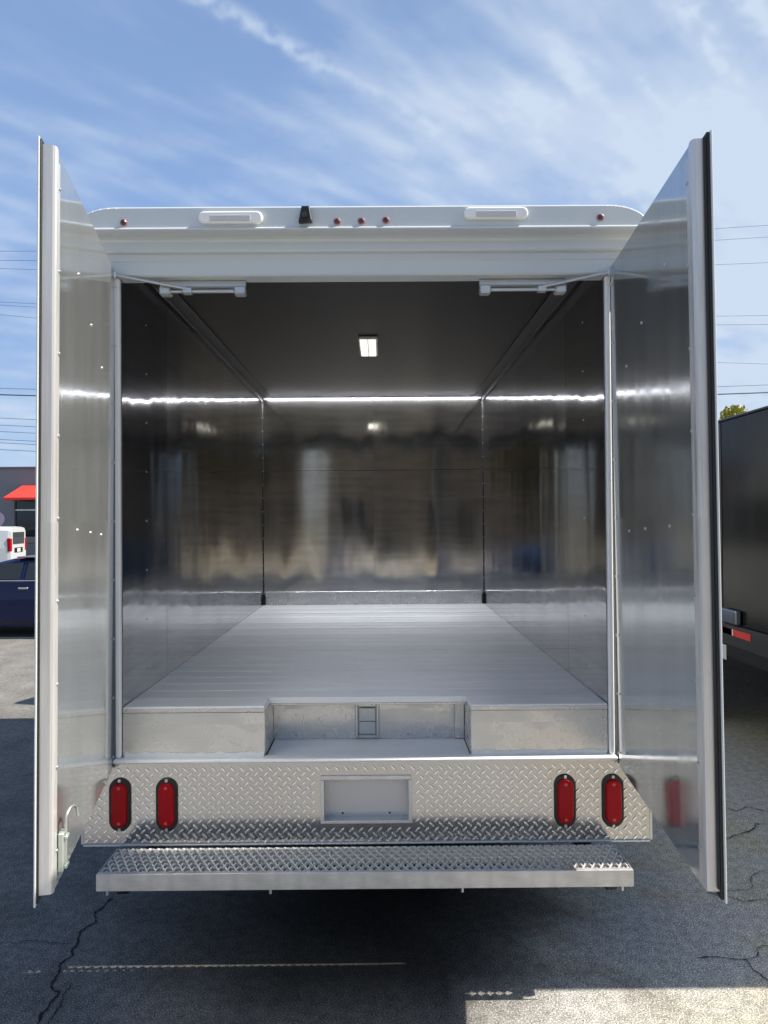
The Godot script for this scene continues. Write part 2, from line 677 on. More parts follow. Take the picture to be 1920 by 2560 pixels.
func ribbon(called: String, pts: Array, half: float, m: Material, y: float) -> void:
	var st := newst()
	var r := RandomNumberGenerator.new()
	r.seed = int(pts[0][0] * 1000.0) + 5
	var fine := []
	var walk := FastNoiseLite.new()
	walk.seed = r.seed
	walk.frequency = 5.0
	walk.fractal_octaves = 4
	for i in pts.size() - 1:
		var a := Vector2(pts[i][0], pts[i][1])
		var b := Vector2(pts[i + 1][0], pts[i + 1][1])
		var k := maxi(2, int(a.distance_to(b) / 0.009)) if half < 0.02 else 2
		for s in k:
			var p := a.lerp(b, float(s) / k)
			if half < 0.02:
				p += Vector2(walk.get_noise_2d(p.x, p.y), walk.get_noise_2d(p.y + 9.0, p.x)) * 0.035
				p += Vector2(r.randf_range(-1, 1), r.randf_range(-1, 1)) * half * 0.45
			fine.append(p)
	fine.append(Vector2(pts[-1][0], pts[-1][1]))
	var widths := []
	for i in fine.size():
		widths.append(half * r.randf_range(0.25, 1.0) * (0.7 + 0.9 * absf(walk.get_noise_1d(i * 0.03))) if half < 0.02 else half)
	for i in fine.size() - 1:
		var d: Vector2 = (fine[i + 1] - fine[i]).normalized()
		var nrm := Vector2(-d.y, d.x)
		var a: Vector2 = fine[i] + nrm * widths[i]
		var b: Vector2 = fine[i] - nrm * widths[i]
		var c: Vector2 = fine[i + 1] - nrm * widths[i + 1]
		var e: Vector2 = fine[i + 1] + nrm * widths[i + 1]
		quad(st, Vector3(a.x, y, a.y), Vector3(b.x, y, b.y), Vector3(c.x, y, c.y), Vector3(e.x, y, e.y), Vector3.UP)
	struct(obj(called, st, m, self))

# ---------------------------------------------------------------- truck
const W := 1.05       # half inside width
const FL := 1.078     # load floor
const CE := 3.058     # ceiling
const LN := 3.879     # inside length
const SILL := 0.848

func flat(mn: Vector3, mx: Vector3, c := 0.0) -> SurfaceTool:
	var st := newst()
	box(st, mn, mx, c)
	return st

func truck() -> void:
	var t := thing("box_truck", "white box truck, rear doors open onto its empty metal-lined load space", "truck")
	# --- lining
	var j := 2.354
	obj("lining_panel", flat(Vector3(-W, FL, -LN - 0.01), Vector3(W, j - 0.0015, -LN)), M.lining_front, t)
	obj("lining_panel", flat(Vector3(-W, j + 0.0015, -LN - 0.01), Vector3(W, CE, -LN + 0.002)), M.lining_front, t)
	for s in [-1.0, 1.0]:
		# each side wall is two sheets with a thin joint
		for seg in [[-LN, -0.683], [-0.68, -0.016]]:
			obj("lining_panel", flat(Vector3(minf(s * W, s * (W + 0.01)), FL - 0.02, seg[0]), Vector3(maxf(s * W, s * (W + 0.01)), CE, seg[1])), M.lining_side, t)
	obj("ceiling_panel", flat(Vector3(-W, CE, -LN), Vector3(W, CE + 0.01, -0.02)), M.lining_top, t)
	# dark angle trim along the ceiling edges and up the front corners
	for s in [-1.0, 1.0]:
		var st := newst()
		var prof := PackedVector2Array([Vector2(0, 0), Vector2(-0.085, 0), Vector2(-0.085, -0.006), Vector2(-0.012, -0.014), Vector2(-0.006, -0.020), Vector2(-0.006, -0.05), Vector2(0, -0.05)])
		var q := PackedVector2Array()
		for p in prof:
			q.append(Vector2(p.x * s, p.y))
		ext(st, q, Transform3D(Basis(), Vector3(s * (W - 0.001), CE - 0.001, 0)), -LN + 0.003, -0.03)
		obj("corner_trim", st, M.dark_trim, t)
		obj("corner_trim", flat(Vector3(minf(s * W, s * (W - 0.005)), FL, -LN + 0.003), Vector3(maxf(s * W, s * (W - 0.005)), CE - 0.05, -LN + 0.012), 0.002), M.dark_trim, t)
		for k in 14:
			var y := FL + 0.12 + k * 0.128
			var rv := newst()
			lathe(rv, [Vector2(0.003, 0), Vector2(0.0025, 0.002), Vector2(0.0, 0.003)], Vector3(s * (W - 0.004), y, -LN + 0.012), Vector3(0, 0, 1), 8)
			obj("rivet", rv, M.zinc, t)
		# corner block top and bottom of the front corners
		obj("corner_block", flat(Vector3(minf(s * W, s * (W - 0.02)), FL, -LN + 0.012), Vector3(maxf(s * W, s * (W - 0.02)), FL + 0.10, -LN + 0.03), 0.003), M.rubber, t)
		for k in 8:
			for z in [-0.35]:
				var rv := newst()
				lathe(rv, [Vector2(0.0042, 0), Vector2(0.0035, 0.002), Vector2(0.0, 0.003)], Vector3(s * W, FL + 0.10 + k * 0.235, z), Vector3(-s, 0, 0), 8)
				obj("rivet", rv, M.zinc, t)
	# bright light strip over the front wall
	var ls := newst()
	ext(ls, PackedVector2Array([Vector2(0.020, -0.013), Vector2(0.023, -0.012), Vector2(0.024, -0.006), Vector2(0.023, 0.001), Vector2(0.020, 0.001)]), Transform3D(along_x().basis, Vector3(0, CE - 0.0115, -LN + 0.003)), -W + 0.014, W - 0.014, 0.0, true)
	obj("light_strip", ls, M.strip_glow, t)
	var al := AreaLight3D.new()
	al.name = "light_strip_lamp"
	al.area_size = Vector2(2.0, 0.014)
	al.light_energy = 2.4  # extra power beyond the strip's own glow, added to brighten the floor
	al.light_color = lin(0.93, 0.95, 1.0)
	al.shadow_enabled = true
	t.add_child(al)
	al.position = Vector3(0, CE - 0.0205, -LN + 0.013)
	al.rotation = Vector3(-PI / 2, 0, 0)
	# kick plate
	obj("kick_plate", flat(Vector3(-W + 0.02, FL, -LN + 0.001), Vector3(W - 0.02, FL + 0.125, -LN + 0.012), 0.003), M.mill, t)
	# --- floor planks across the truck, with shallow ribs
	var depth := 0.1524
	var nz := 25
	var meshes := []
	for v in 2:
		var st := newst()
		var prof := PackedVector2Array()
		prof.append(Vector2(depth - 0.002, -0.025))
		prof.append(Vector2(0.002, -0.025))
		var ribs := 6
		for r in ribs:
			var a := 0.002 + (depth - 0.004) * r / ribs
			var b := 0.002 + (depth - 0.004) * (r + 1) / ribs
			var gd := 0.009 if r == 0 else 0.0015
			prof.append(Vector2(a, -gd))
			prof.append(Vector2(a + (0.0045 if r == 0 else 0.003), 0.0))
			prof.append(Vector2(b - 0.003, 0.0))
			prof.append(Vector2(b - 0.0002, -0.009 if r == ribs - 1 else -0.0015))
		ext(st, prof, along_x(), -W + 0.002, W - 0.002)
		meshes.append(st.commit())
	for k in nz:
		var z1 := -0.16 - depth * k
		var z0 := z1 - depth
		if z0 < -LN + 0.0:
			z0 = -LN + 0.001
		var lift := rng.randf_range(-0.0008, 0.0008)
		var o := obj("floor_plank", meshes[k % 2], M["floor_%d" % rng.randi_range(0, 3)], t, Transform3D(Basis(), Vector3(0, FL + lift, z1 - depth)))
	# rear floor ends either side of the step well
	for s in [[-W + 0.002, -0.436], [0.456, W - 0.002]]:
		obj("floor_plank", flat(Vector3(s[0], FL - 0.025, -0.1588), Vector3(s[1], FL, -0.008), 0.003), M.floor_metal, t)
	# --- rear threshold: risers, step well
	for s in [[-W, -0.436], [0.456, W]]:
		obj("riser", flat(Vector3(s[0], 0.862, -0.03), Vector3(s[1], FL - 0.026, -0.01), 0.002), M.mill, t)
		obj("riser_edge", flat(Vector3(s[0], FL - 0.0255, -0.012), Vector3(s[1], FL - 0.006, -0.0065), 0.002), M.mill, t)
	obj("well_floor", flat(Vector3(-0.43, 0.85, -0.29), Vector3(0.452, 0.860, -0.02), 0.001), M.floor_metal, t)
	obj("well_side", flat(Vector3(-0.446, 0.8615, -0.29), Vector3(-0.4345, FL - 0.0262, -0.0312), 0.001), M.mill, t)
	obj("well_side", flat(Vector3(0.4545, 0.8615, -0.29), Vector3(0.466, FL - 0.0262, -0.0312), 0.001), M.mill, t)
	obj("well_back", flat(Vector3(-0.434, 0.861, -0.285), Vector3(0.454, FL - 0.0262, -0.262), 0.001), M.mill, t)
	obj("well_lip", flat(Vector3(-0.434, FL - 0.036, -0.262), Vector3(0.454, FL - 0.0265, -0.162), 0.002), M.mill, t)
	obj("well_lip", flat(Vector3(-0.434, 1.036, -0.258), Vector3(0.454, FL - 0.0365, -0.232), 0.002), M.mill, t)
	obj("well_lip", flat(Vector3(0.408, 0.863, -0.258), Vector3(0.453, 1.035, -0.242), 0.002), M.mill, t)
	for x in [-0.33, -0.2, 0.19, 0.32]:
		var sc := newst()
		lathe(sc, [Vector2(0.007, 0), Vector2(0.005, 0.004), Vector2(0.0, 0.005)], Vector3(x, 0.876, -0.262), Vector3(0, 0, 1), 8)
		obj("screw", sc, M.zinc, t)
	# recessed paddle latch in the well
	var latch := obj("paddle_latch", flat(Vector3(-0.0395, 1.010, -0.262), Vector3(0.0435, 1.024, -0.2505), 0.003), M.zinc, t)
	obj("latch_frame", flat(Vector3(-0.054, 0.866, -0.262), Vector3(-0.040, 1.024, -0.250), 0.003), M.zinc, latch)
	obj("latch_frame", flat(Vector3(0.044, 0.866, -0.262), Vector3(0.058, 1.024, -0.250), 0.003), M.zinc, latch)
	obj("latch_frame", flat(Vector3(-0.0395, 0.866, -0.262), Vector3(0.0435, 0.880, -0.2505), 0.003), M.zinc, latch)
	obj("latch_pan", flat(Vector3(-0.0395, 0.8805, -0.2619), Vector3(0.0435, 1.0095, -0.259)), mat(lin(0.30, 0.34, 0.32), 0.4, 0.7), latch)
	for q in [[0.943, 1.004, -0.2500], [0.885, 0.935, -0.2520]]:
		var pd := newst()
		var c := [Vector3(-0.034, q[0], -0.2575), Vector3(0.038, q[0], -0.2575), Vector3(0.038, q[1], q[2]), Vector3(-0.034, q[1], q[2])]
		quad(pd, c[0], c[1], c[2], c[3], Vector3(0, 0, 1))
		obj("paddle", pd, M.zinc, latch)
	obj("paddle_bar", flat(Vector3(-0.034, 0.936, -0.2585), Vector3(0.038, 0.9418, -0.2495), 0.001), M.zinc, latch)
	# --- rear frame posts and sill
	for s in [-1.0, 1.0]:
		obj("frame_post", flat(Vector3(minf(s * (W + 0.002), s * 1.074), 0.864, -0.014), Vector3(maxf(s * (W + 0.002), s * 1.074), 2.933, 0.012), 0.005), M.white_trim, t)
		obj("rear_frame", flat(Vector3(minf(s * 1.075, s * 1.205), 0.845, -0.05), Vector3(maxf(s * 1.083, s * 1.205), 3.05, -0.012), 0.002), M.door_sheet, t)
	obj("sill", flat(Vector3(-1.082, 0.8435, -0.029), Vector3(1.082, 0.8618, 0.032), 0.007), M.white_trim, t)
	# sealant smeared along the foot of the risers
	for s in [[-1.04, -0.44], [0.46, 1.04]]:
		var st := newst()
		var nn := FastNoiseLite.new()
		nn.seed = 12
		nn.frequency = 9.0
		var k := 60
		for i in k:
			var x0: float = lerpf(s[0], s[1], float(i) / k)
			var x1: float = lerpf(s[0], s[1], float(i + 1) / k)
			var h0 := 0.016 + 0.016 * maxf(0.0, nn.get_noise_1d(x0) + 0.15)
			var h1 := 0.016 + 0.016 * maxf(0.0, nn.get_noise_1d(x1) + 0.15)
			quad(st, Vector3(x0, 0.862, -0.001), Vector3(x1, 0.862, -0.001), Vector3(x1, 0.862 + h1, -0.0085), Vector3(x0, 0.862 + h0, -0.0085), Vector3(0, 0.3, 1))
		obj("sealant_bead", st, M.sealant, t)
	header(t)
	bumper(t)
	step(t)
	# ceiling lamp
	var lf := newst()
	box(lf, Vector3(-0.066, CE - 0.022, -2.02), Vector3(0.062, CE - 0.0005, -1.52), 0.006)
	var lamp := obj("ceiling_lamp", lf, M.zinc, t)
	for c in 2:
		for r in 4:
			var x0 := -0.056 + c * 0.055
			var z0 := -2.00 + r * 0.118
			obj("lamp_cell", flat(Vector3(x0, CE - 0.028, z0), Vector3(x0 + 0.049, CE - 0.0225, z0 + 0.110), 0.002), M.lamp_glow, lamp)
	var ol := AreaLight3D.new()
	ol.name = "ceiling_lamp_light"
	ol.area_size = Vector2(0.10, 0.44)
	ol.light_energy = 0.02
	ol.light_color = lin(1.0, 0.97, 0.90)
	ol.shadow_enabled = true
	t.add_child(ol)
	ol.position = Vector3(-0.002, CE - 0.033, -1.77)
	ol.rotation = Vector3(-PI / 2, 0, 0)
	door(t, -1.0)
	door(t, 1.0)
	body(t)

func header(t: Node3D) -> void:
	# pressed white cap over the opening: rounded fascia, rolled lip and stepped soffit
	var r := 0.088
	var x0 := -1.21
	var x1 := 1.215
	var yb := 3.108
	var yt := 3.206
	var poly := PackedVector2Array([Vector2(x1, yb), Vector2(x0, yb)])
	for k in 9:
		var a := PI - PI * 0.5 * k / 8
		poly.append(Vector2(x0 + 0.17 + cos(a) * 0.17, yt - r + sin(a) * r))
	for k in 9:
		var a := PI * 0.5 - PI * 0.5 * k / 8
		poly.append(Vector2(x1 - 0.17 + cos(a) * 0.17, yt - r + sin(a) * r))
	var st := newst()
	ext(st, poly, Transform3D(), -0.05, 0.10, 0.008)
	var h := obj("rear_cap", st, M.white_paint, t)
	var so := newst()
	var prof := PackedVector2Array([Vector2(-0.05, 3.1075), Vector2(0.0915, 3.1075), Vector2(0.098, 3.1155), Vector2(0.1085, 3.1135), Vector2(0.1165, 3.105), Vector2(0.1165, 3.100), Vector2(0.104, 3.0955), Vector2(0.066, 3.091), Vector2(0.052, 3.083), Vector2(0.047, 3.073), Vector2(0.051, 3.037), Vector2(0.047, 3.031), Vector2(0.031, 3.026), Vector2(0.028, 2.999), Vector2(0.0245, 2.995), Vector2(0.022, 2.942), Vector2(0.016, 2.936), Vector2(-0.06, 2.934)])
	ext(so, prof, along_x(), x0, x1)
	obj("lip_moulding", so, M.white_paint, h)
	# hairline waves where the inner flange is bonded on
	for s in [-1.0, 1.0]:
		# weld dabs round the cast corners
		for k in 4:
			var a: float = PI * 0.5 + s * (0.05 - 0.22 * k)
			var cx: float = (x1 - 0.17) if s > 0 else (x0 + 0.17)
			var p := Vector3(cx + cos(a) * 0.160, yt - r + sin(a) * 0.079, 0.094)
			var wb := newst()
			lathe(wb, [Vector2(0.006, 0.0), Vector2(0.005, 0.004), Vector2(0.003, 0.006), Vector2(0, 0.0065)], p, Vector3(0, 0.3, 0.95).normalized(), 8)
			obj("weld_dab", wb, M.white_trim, h)
	# recessed loading lamps
	for c in [Vector2(-0.549, 3.152), Vector2(0.565, 3.164)]:
		var p := stadium(0.050, 0.270, 8)
		var tf := Transform3D(Basis(Vector3(0, 0, 1), PI / 2), Vector3(c.x, c.y, 0.0995))
		var ls := newst()
		ext(ls, p, tf, 0.0, 0.022, 0.006)
		var l := obj("loading_lamp", ls, M.white_trim, t)
		obj("lamp_lens", flat(Vector3(c.x - 0.085, c.y - 0.018, 0.1216), Vector3(c.x + 0.085, c.y + 0.006, 0.1245), 0.002), M.clear_lens, l)
	# rear-view camera on a small bracket
	var cb := newst()
	ext(cb, PackedVector2Array([Vector2(-0.027, -0.033), Vector2(0.029, -0.030), Vector2(0.019, 0.031), Vector2(-0.014, 0.031)]), Transform3D(Basis(), Vector3(-0.235, 3.161, 0.0995)), 0.0, 0.035, 0.004)
	var rc := obj("rear_camera", cb, M.black_plastic, t)
	var eye := newst()
	lathe(eye, [Vector2(0.012, 0), Vector2(0.012, 0.012), Vector2(0.009, 0.013), Vector2(0.0, 0.010)], Vector3(-0.236, 3.154, 0.134), Vector3(0, -0.3, 0.95).normalized(), 14)
	obj("lens", eye, M.dark_glass, rc)
	# five small red clearance lights
	for c in [Vector2(-0.999, 3.137), Vector2(-0.102, 3.137), Vector2(0.0, 3.138), Vector2(0.103, 3.141), Vector2(1.007, 3.148)]:
		var g := newst()
		lathe(g, [Vector2(0.016, 0), Vector2(0.0165, 0.004), Vector2(0.0125, 0.006)], Vector3(c.x, c.y, 0.0995), Vector3(0, 0, 1), 18)
		var cl := obj("clearance_light", g, mat(lin(0.42, 0.22, 0.24), 0.35), t)
		var gl := newst()
		lathe(gl, [Vector2(0.0125, 0.004), Vector2(0.012, 0.009), Vector2(0.008, 0.014), Vector2(0.0, 0.016)], Vector3(c.x, c.y, 0.0995), Vector3(0, 0, 1), 16)
		obj("lens", gl, M.marker_red, cl)
	# door hold-open brackets and rods under the header
	for s in [-1.0, 1.0]:
		var xa: float = -0.888 if s < 0 else 0.512
		var xb: float = -0.512 if s < 0 else 0.892
		var b := obj("hold_open_bracket", flat(Vector3(xa, 2.9055, -0.055), Vector3(xb, 2.9335, -0.030), 0.003), M.zinc, t)
		obj("end_block", flat(Vector3(xa, 2.868, -0.062), Vector3(xa + 0.05, 2.905, -0.010), 0.006), M.zinc, b)
		obj("end_block", flat(Vector3(xb - 0.05, 2.868, -0.062), Vector3(xb, 2.905, -0.010), 0.006), M.zinc, b)
		var gr := newst()
		tube(gr, [Vector3(xa + 0.04, 2.885, -0.026), Vector3(xb - 0.04, 2.885, -0.026)], 0.008, 10)
		obj("guide_rod", gr, M.zinc, b)
		var fx: float = -0.765 if s < 0 else 0.775
		var inner: float = fx if s < 0 else 0.785
		var rd := newst()
		tube(rd, [Vector3(s * 1.066, 2.937, 0.045), Vector3(s * 1.02, 2.930, 0.035), Vector3(inner, 2.892, -0.01)], 0.0065, 10)
		obj("stay_rod", rd, M.zinc, b)
		obj("slider", flat(Vector3(inner - 0.02, 2.872, -0.04), Vector3(inner + 0.02, 2.899, -0.006), 0.004), M.zinc, b)
		obj("rod_eye", flat(Vector3(minf(s * 1.05, s * 1.085), 2.918, 0.03), Vector3(maxf(s * 1.05, s * 1.085), 2.952, 0.06), 0.006), M.zinc, b)

func lug_mesh() -> ArrayMesh:
	# raised lens-shaped bar, long axis x, on the z=0 plane
	var st := newst()
	var n := 6
	var L := 0.0150
	var pts := []
	for i in n + 1:
		var u := -1.0 + 2.0 * i / n
		var w := 0.0042 * pow(maxf(0.0, 1.0 - u * u), 0.55) + 0.0003
		var h := 0.0058 * pow(maxf(0.0, 1.0 - u * u * u * u), 0.5)
		pts.append([u * L, w, h])
	for i in n:
		var a: Array = pts[i]
		var b: Array = pts[i + 1]
		var row_a := [Vector3(a[0], -a[1], 0), Vector3(a[0], -a[1] * 0.55, a[2]), Vector3(a[0], a[1] * 0.55, a[2]), Vector3(a[0], a[1], 0)]
		var row_b := [Vector3(b[0], -b[1], 0), Vector3(b[0], -b[1] * 0.55, b[2]), Vector3(b[0], b[1] * 0.55, b[2]), Vector3(b[0], b[1], 0)]
		for k in 3:
			quad(st, row_a[k], row_a[k + 1], row_b[k + 1], row_b[k], Vector3(0, [-1, 0, 1][k], 0.5))
	return st.commit()

func bumper(t: Node3D) -> void:
	var x0 := -1.207
	var x1 := 1.216
	var y0 := 0.503
	var y1 := 0.8425
	var zf := 0.020
	# opening of the number-plate recess
	var rx0 := -0.180
	var rx1 := 0.184
	var ry0 := 0.592
	var ry1 := 0.772
	var st := newst()
	var gx := [x0, rx0, rx1, x1]
	var gy := [y0, ry0, ry1, y1]
	for i in 3:
		for k in 3:
			if i != 1 or k != 1:
				for zz in [0.012, zf]:
					quad(st, Vector3(gx[i], gy[k], zz), Vector3(gx[i + 1], gy[k], zz), Vector3(gx[i + 1], gy[k + 1], zz), Vector3(gx[i], gy[k + 1], zz), Vector3(0, 0, zz - 0.016))
	for i in 3:
		for y in [y0, y1]:
			quad(st, Vector3(gx[i], y, 0.012), Vector3(gx[i + 1], y, 0.012), Vector3(gx[i + 1], y, zf), Vector3(gx[i], y, zf), Vector3(0, y - 0.6, 0))
		for x in [x0, x1]:
			quad(st, Vector3(x, gy[i], 0.012), Vector3(x, gy[i + 1], 0.012), Vector3(x, gy[i + 1], zf), Vector3(x, gy[i], zf), Vector3(x, 0, 0))
	for y in [ry0, ry1]:
		quad(st, Vector3(rx0, y, 0.012), Vector3(rx1, y, 0.012), Vector3(rx1, y, zf), Vector3(rx0, y, zf), Vector3(0, 0.68 - y, 0))
	for x in [rx0, rx1]:
		quad(st, Vector3(x, ry0, 0.012), Vector3(x, ry1, 0.012), Vector3(x, ry1, zf), Vector3(x, ry0, zf), Vector3(-x, 0, 0))
	var plate := obj("bumper_plate", st, M.tread, t)
	plate.set_meta("label", "polished diamond tread plate across the rear below the sill")
	# folded ends and lower flange
	obj("end_flange", flat(Vector3(x0 - 0.012, y0 - 0.002, -0.06), Vector3(x0 - 0.0005, y1 - 0.06, zf + 0.002), 0.002), M.extrusion, plate)
	obj("end_flange", flat(Vector3(x1 + 0.0005, y0 - 0.002, -0.06), Vector3(x1 + 0.012, y1 - 0.06, zf + 0.002), 0.002), M.extrusion, plate)
	obj("bottom_flange", flat(Vector3(x0, y0 - 0.008, -0.08), Vector3(x1, y0 - 0.0005, zf + 0.010), 0.002), M.mill, plate)
	# tread lugs
	var cols := []
	var pitch := 0.0405
	var r := int((y1 - y0) / (pitch * 0.5))
	var c := int((x1 - x0) / (pitch * 0.5))
	var lights := [Vector2(-1.051, 0.671), Vector2(-0.851, 0.670), Vector2(0.853, 0.671), Vector2(1.058, 0.670)]
	for j in r + 1:
		for i in c + 1:
			if (i + j) % 2 == 1:
				continue
			var px := x0 + 0.010 + i * pitch * 0.5
			var py := y0 + 0.010 + j * pitch * 0.5
			if px > x1 - 0.008 or py > y1 - 0.010:
				continue
			if px > rx0 - 0.032 and px < rx1 + 0.032 and py > ry0 - 0.030 and py < ry1 + 0.034:
				continue
			var skip := false
			for l in lights:
				if absf(px - l.x) < 0.052 and absf(py - l.y) < 0.116:
					skip = true
			if skip:
				continue
			var ang := PI / 4 if j % 2 == 0 else -PI / 4
			cols.append(Transform3D(Basis(Vector3(0, 0, 1), ang), Vector3(px, py, zf)))
	var mm := MultiMesh.new()
	mm.transform_format = MultiMesh.TRANSFORM_3D
	mm.mesh = lug_mesh()
	mm.instance_count = cols.size()
	for i in cols.size():
		mm.set_instance_transform(i, cols[i])
	var mi := MultiMeshInstance3D.new()
	mi.name = "tread_lug"
	mi.multimesh = mm
	mi.material_override = M.lug
	mi.set_meta("kind", "stuff")
	plate.add_child(mi, true)
	# number-plate recess: pan, flange, lamps
	var pan := newst()
	var pc := [Vector3(rx0 + 0.0005, ry0 + 0.0005, 0), Vector3(rx1 - 0.0005, ry0 + 0.0005, 0), Vector3(rx1 - 0.0005, ry1 - 0.0005, 0), Vector3(rx0 + 0.0005, ry1 - 0.0005, 0)]
	var back := Vector3(0, 0, -0.033)
	var front := Vector3(0, 0, 0.019)
	quad(pan, pc[0] + back, pc[1] + back, pc[2] + back, pc[3] + back, Vector3(0, 0, 1))
	for k in 4:
		var e: Vector3 = pc[(k + 1) % 4]
		quad(pan, pc[k] + back, e + back, e + front, pc[k] + front, Vector3(0.002, 0.682, 0) - (pc[k] + e) * 0.5)
	var rec := obj("number_plate_recess", pan, mat(lin(0.55, 0.56, 0.58), 0.45, 0.6), t)
	for q in [[Vector3(rx0 - 0.014, ry1 - 0.004, zf + 0.0005), Vector3(rx1 + 0.014, ry1 + 0.014, zf + 0.006)], [Vector3(rx0 - 0.014, ry0 - 0.010, zf + 0.0005), Vector3(rx1 + 0.014, ry0 + 0.002, zf + 0.006)], [Vector3(rx0 - 0.014, ry0 + 0.0025, zf + 0.0007), Vector3(rx0 + 0.002, ry1 - 0.0045, zf + 0.0055)], [Vector3(rx1 - 0.002, ry0 + 0.0025, zf + 0.0007), Vector3(rx1 + 0.014, ry1 - 0.0045, zf + 0.0055)]]:
		obj("frame_strip", flat(q[0], q[1], 0.002), M.extrusion, rec)
	for x in [-0.122, 0.130]:
		var lm := newst()
		box(lm, Vector3(x - 0.014, ry1 - 0.016, -0.012), Vector3(x + 0.014, ry1 - 0.0035, 0.010), 0.004)
		obj("plate_lamp", lm, M.zinc, rec)
	for x in [-0.103, 0.102]:
		var ho := newst()
		lathe(ho, [Vector2(0.005, 0), Vector2(0.004, 0.002), Vector2(0, 0.0015)], Vector3(x, 0.605, -0.033), Vector3(0, 0, 1), 10)
		obj("screw_hole", ho, M.rubber, rec)
	# oval tail lights in rubber grommets
	var grommet := newst()
	var gp := stadium(0.092, 0.226, 12)
	ext(grommet, gp, Transform3D(), 0.0, 0.011, 0.004, true)
	var gm := grommet.commit()
	var tm := flat(Vector3(-0.006, -0.007, 0.0105), Vector3(0.006, 0.007, 0.0150), 0.002).commit()
	var ln := newst()
	domed(ln, stadium(0.069, 0.190, 12), Transform3D(Basis(), Vector3(0, 0, 0.0105)), 0.013)
	var lm2 := ln.commit()
	var bulbs := newst()
	lathe(bulbs, [Vector2(0.008, 0.0), Vector2(0.007, 0.002), Vector2(0, 0.003)], Vector3(0, 0, 0.0215), Vector3(0, 0, 1), 10)
	var bm := bulbs.commit()
	var pale := mat(lin(0.50, 0.06, 0.07), 0.2)
	for l in lights:
		var g := obj("tail_light", gm, M.rubber, t, Transform3D(Basis(), Vector3(l.x, l.y, zf)))
		obj("lens", lm2, M.red_lens, g)
		for s in [-1.0, 1.0]:
			obj("mounting_tab", tm, M.zinc, g, Transform3D(Basis(), Vector3(0, s * 0.104, 0)))
			obj("lens_dimple", bm, pale, g, Transform3D(Basis(), Vector3(0, s * 0.075, 0)))

func step(t: Node3D) -> void:
	# expanded-metal grip step hung below the tread plate
	var x0 := -1.054
	var x1 := 1.056
	var z0 := 0.052
	var z1 := 0.2874
	var yt := 0.498
	var s := obj("rear_step", flat(Vector3(x0, yt - 0.066, z1 - 0.004), Vector3(x1, yt, z1), 0.0015), M.grip, t)
	s.set_meta("label", "grip-strut aluminium step with rows of diamond holes")
	obj("top_flange", flat(Vector3(x0, yt - 0.004, z1 - 0.022), Vector3(x1, yt - 0.0003, z1 - 0.0045), 0.001), M.grip, s)
	for x in [x0, x1 - 0.004]:
		obj("end_plate", flat(Vector3(x, yt - 0.062, z0), Vector3(x + 0.004, yt - 0.001, z1 - 0.023), 0.001), M.grip, s)
	obj("rear_channel", flat(Vector3(x0 + 0.005, yt - 0.066, z0), Vector3(x1 - 0.005, yt - 0.004, z0 + 0.004), 0.001), M.grip, s)
	var rows := 7
	var pitch := (z1 - 0.026 - z0 - 0.008) / (rows - 1)
	var cell := 0.0355
	var cols := int((x1 - x0) / cell)
	for k in rows:
		var st := newst()
		var base := z0 + 0.008 + k * pitch
		var sg := 1.0 if k % 2 == 0 else -1.0
		var sub := 4
		var prev := []
		for i in cols * sub + 1:
			var u := float(i) / sub
			var ph := fposmod(u, 1.0)
			var triw := 1.0 - 4.0 * absf(ph - 0.5)   # -1..1
			var x := x0 + 0.006 + (x1 - x0 - 0.012) * u / cols
			var zc := base + sg * triw * pitch * 0.29
			# raised teeth between the bonds, their edges rolled down
			var y := yt - 0.006 + 0.007 * (1.0 - absf(triw))
			var w := pitch * 0.20
			var cur := [Vector3(x, yt - 0.014, zc - w * 0.9), Vector3(x, y - 0.003, zc - w), Vector3(x, y + 0.002, zc), Vector3(x, y - 0.003, zc + w), Vector3(x, yt - 0.014, zc + w * 0.9)]
			if prev.size():
				for q in 4:
					quad(st, prev[q], prev[q + 1], cur[q + 1], cur[q], [Vector3(0, 0.1, -1), Vector3(0, 1, -0.4), Vector3(0, 1, 0.4), Vector3(0, 0.1, 1)][q])
			prev = cur
		obj("grip_strand", st, M.grip, s)
	for x in [-1.02, -0.375, 0.385, 1.02]:
		var b := newst()
		lathe(b, [Vector2(0.0, 0.0), Vector2(0.006, 0.0), Vector2(0.006, 0.02), Vector2(0.013, 0.02), Vector2(0.013, 0.030), Vector2(0.0, 0.030)], Vector3(x, yt - 0.094, z1 - 0.03), Vector3.UP, 10)
		obj("bolt", b, M.zinc, s)
	for x in [-0.985, 0.965]:
		var a := newst()
		ext(a, PackedVector2Array([Vector2(0.27, yt - 0.067), Vector2(-0.25, yt - 0.067), Vector2(-0.25, yt - 0.02), Vector2(-0.30, yt - 0.02), Vector2(-0.30, yt - 0.16), Vector2(0.10, yt - 0.135), Vector2(0.24, yt - 0.10)]), along_x(), x, x + 0.035)
		obj("support_arm", a, M.black_metal, s)

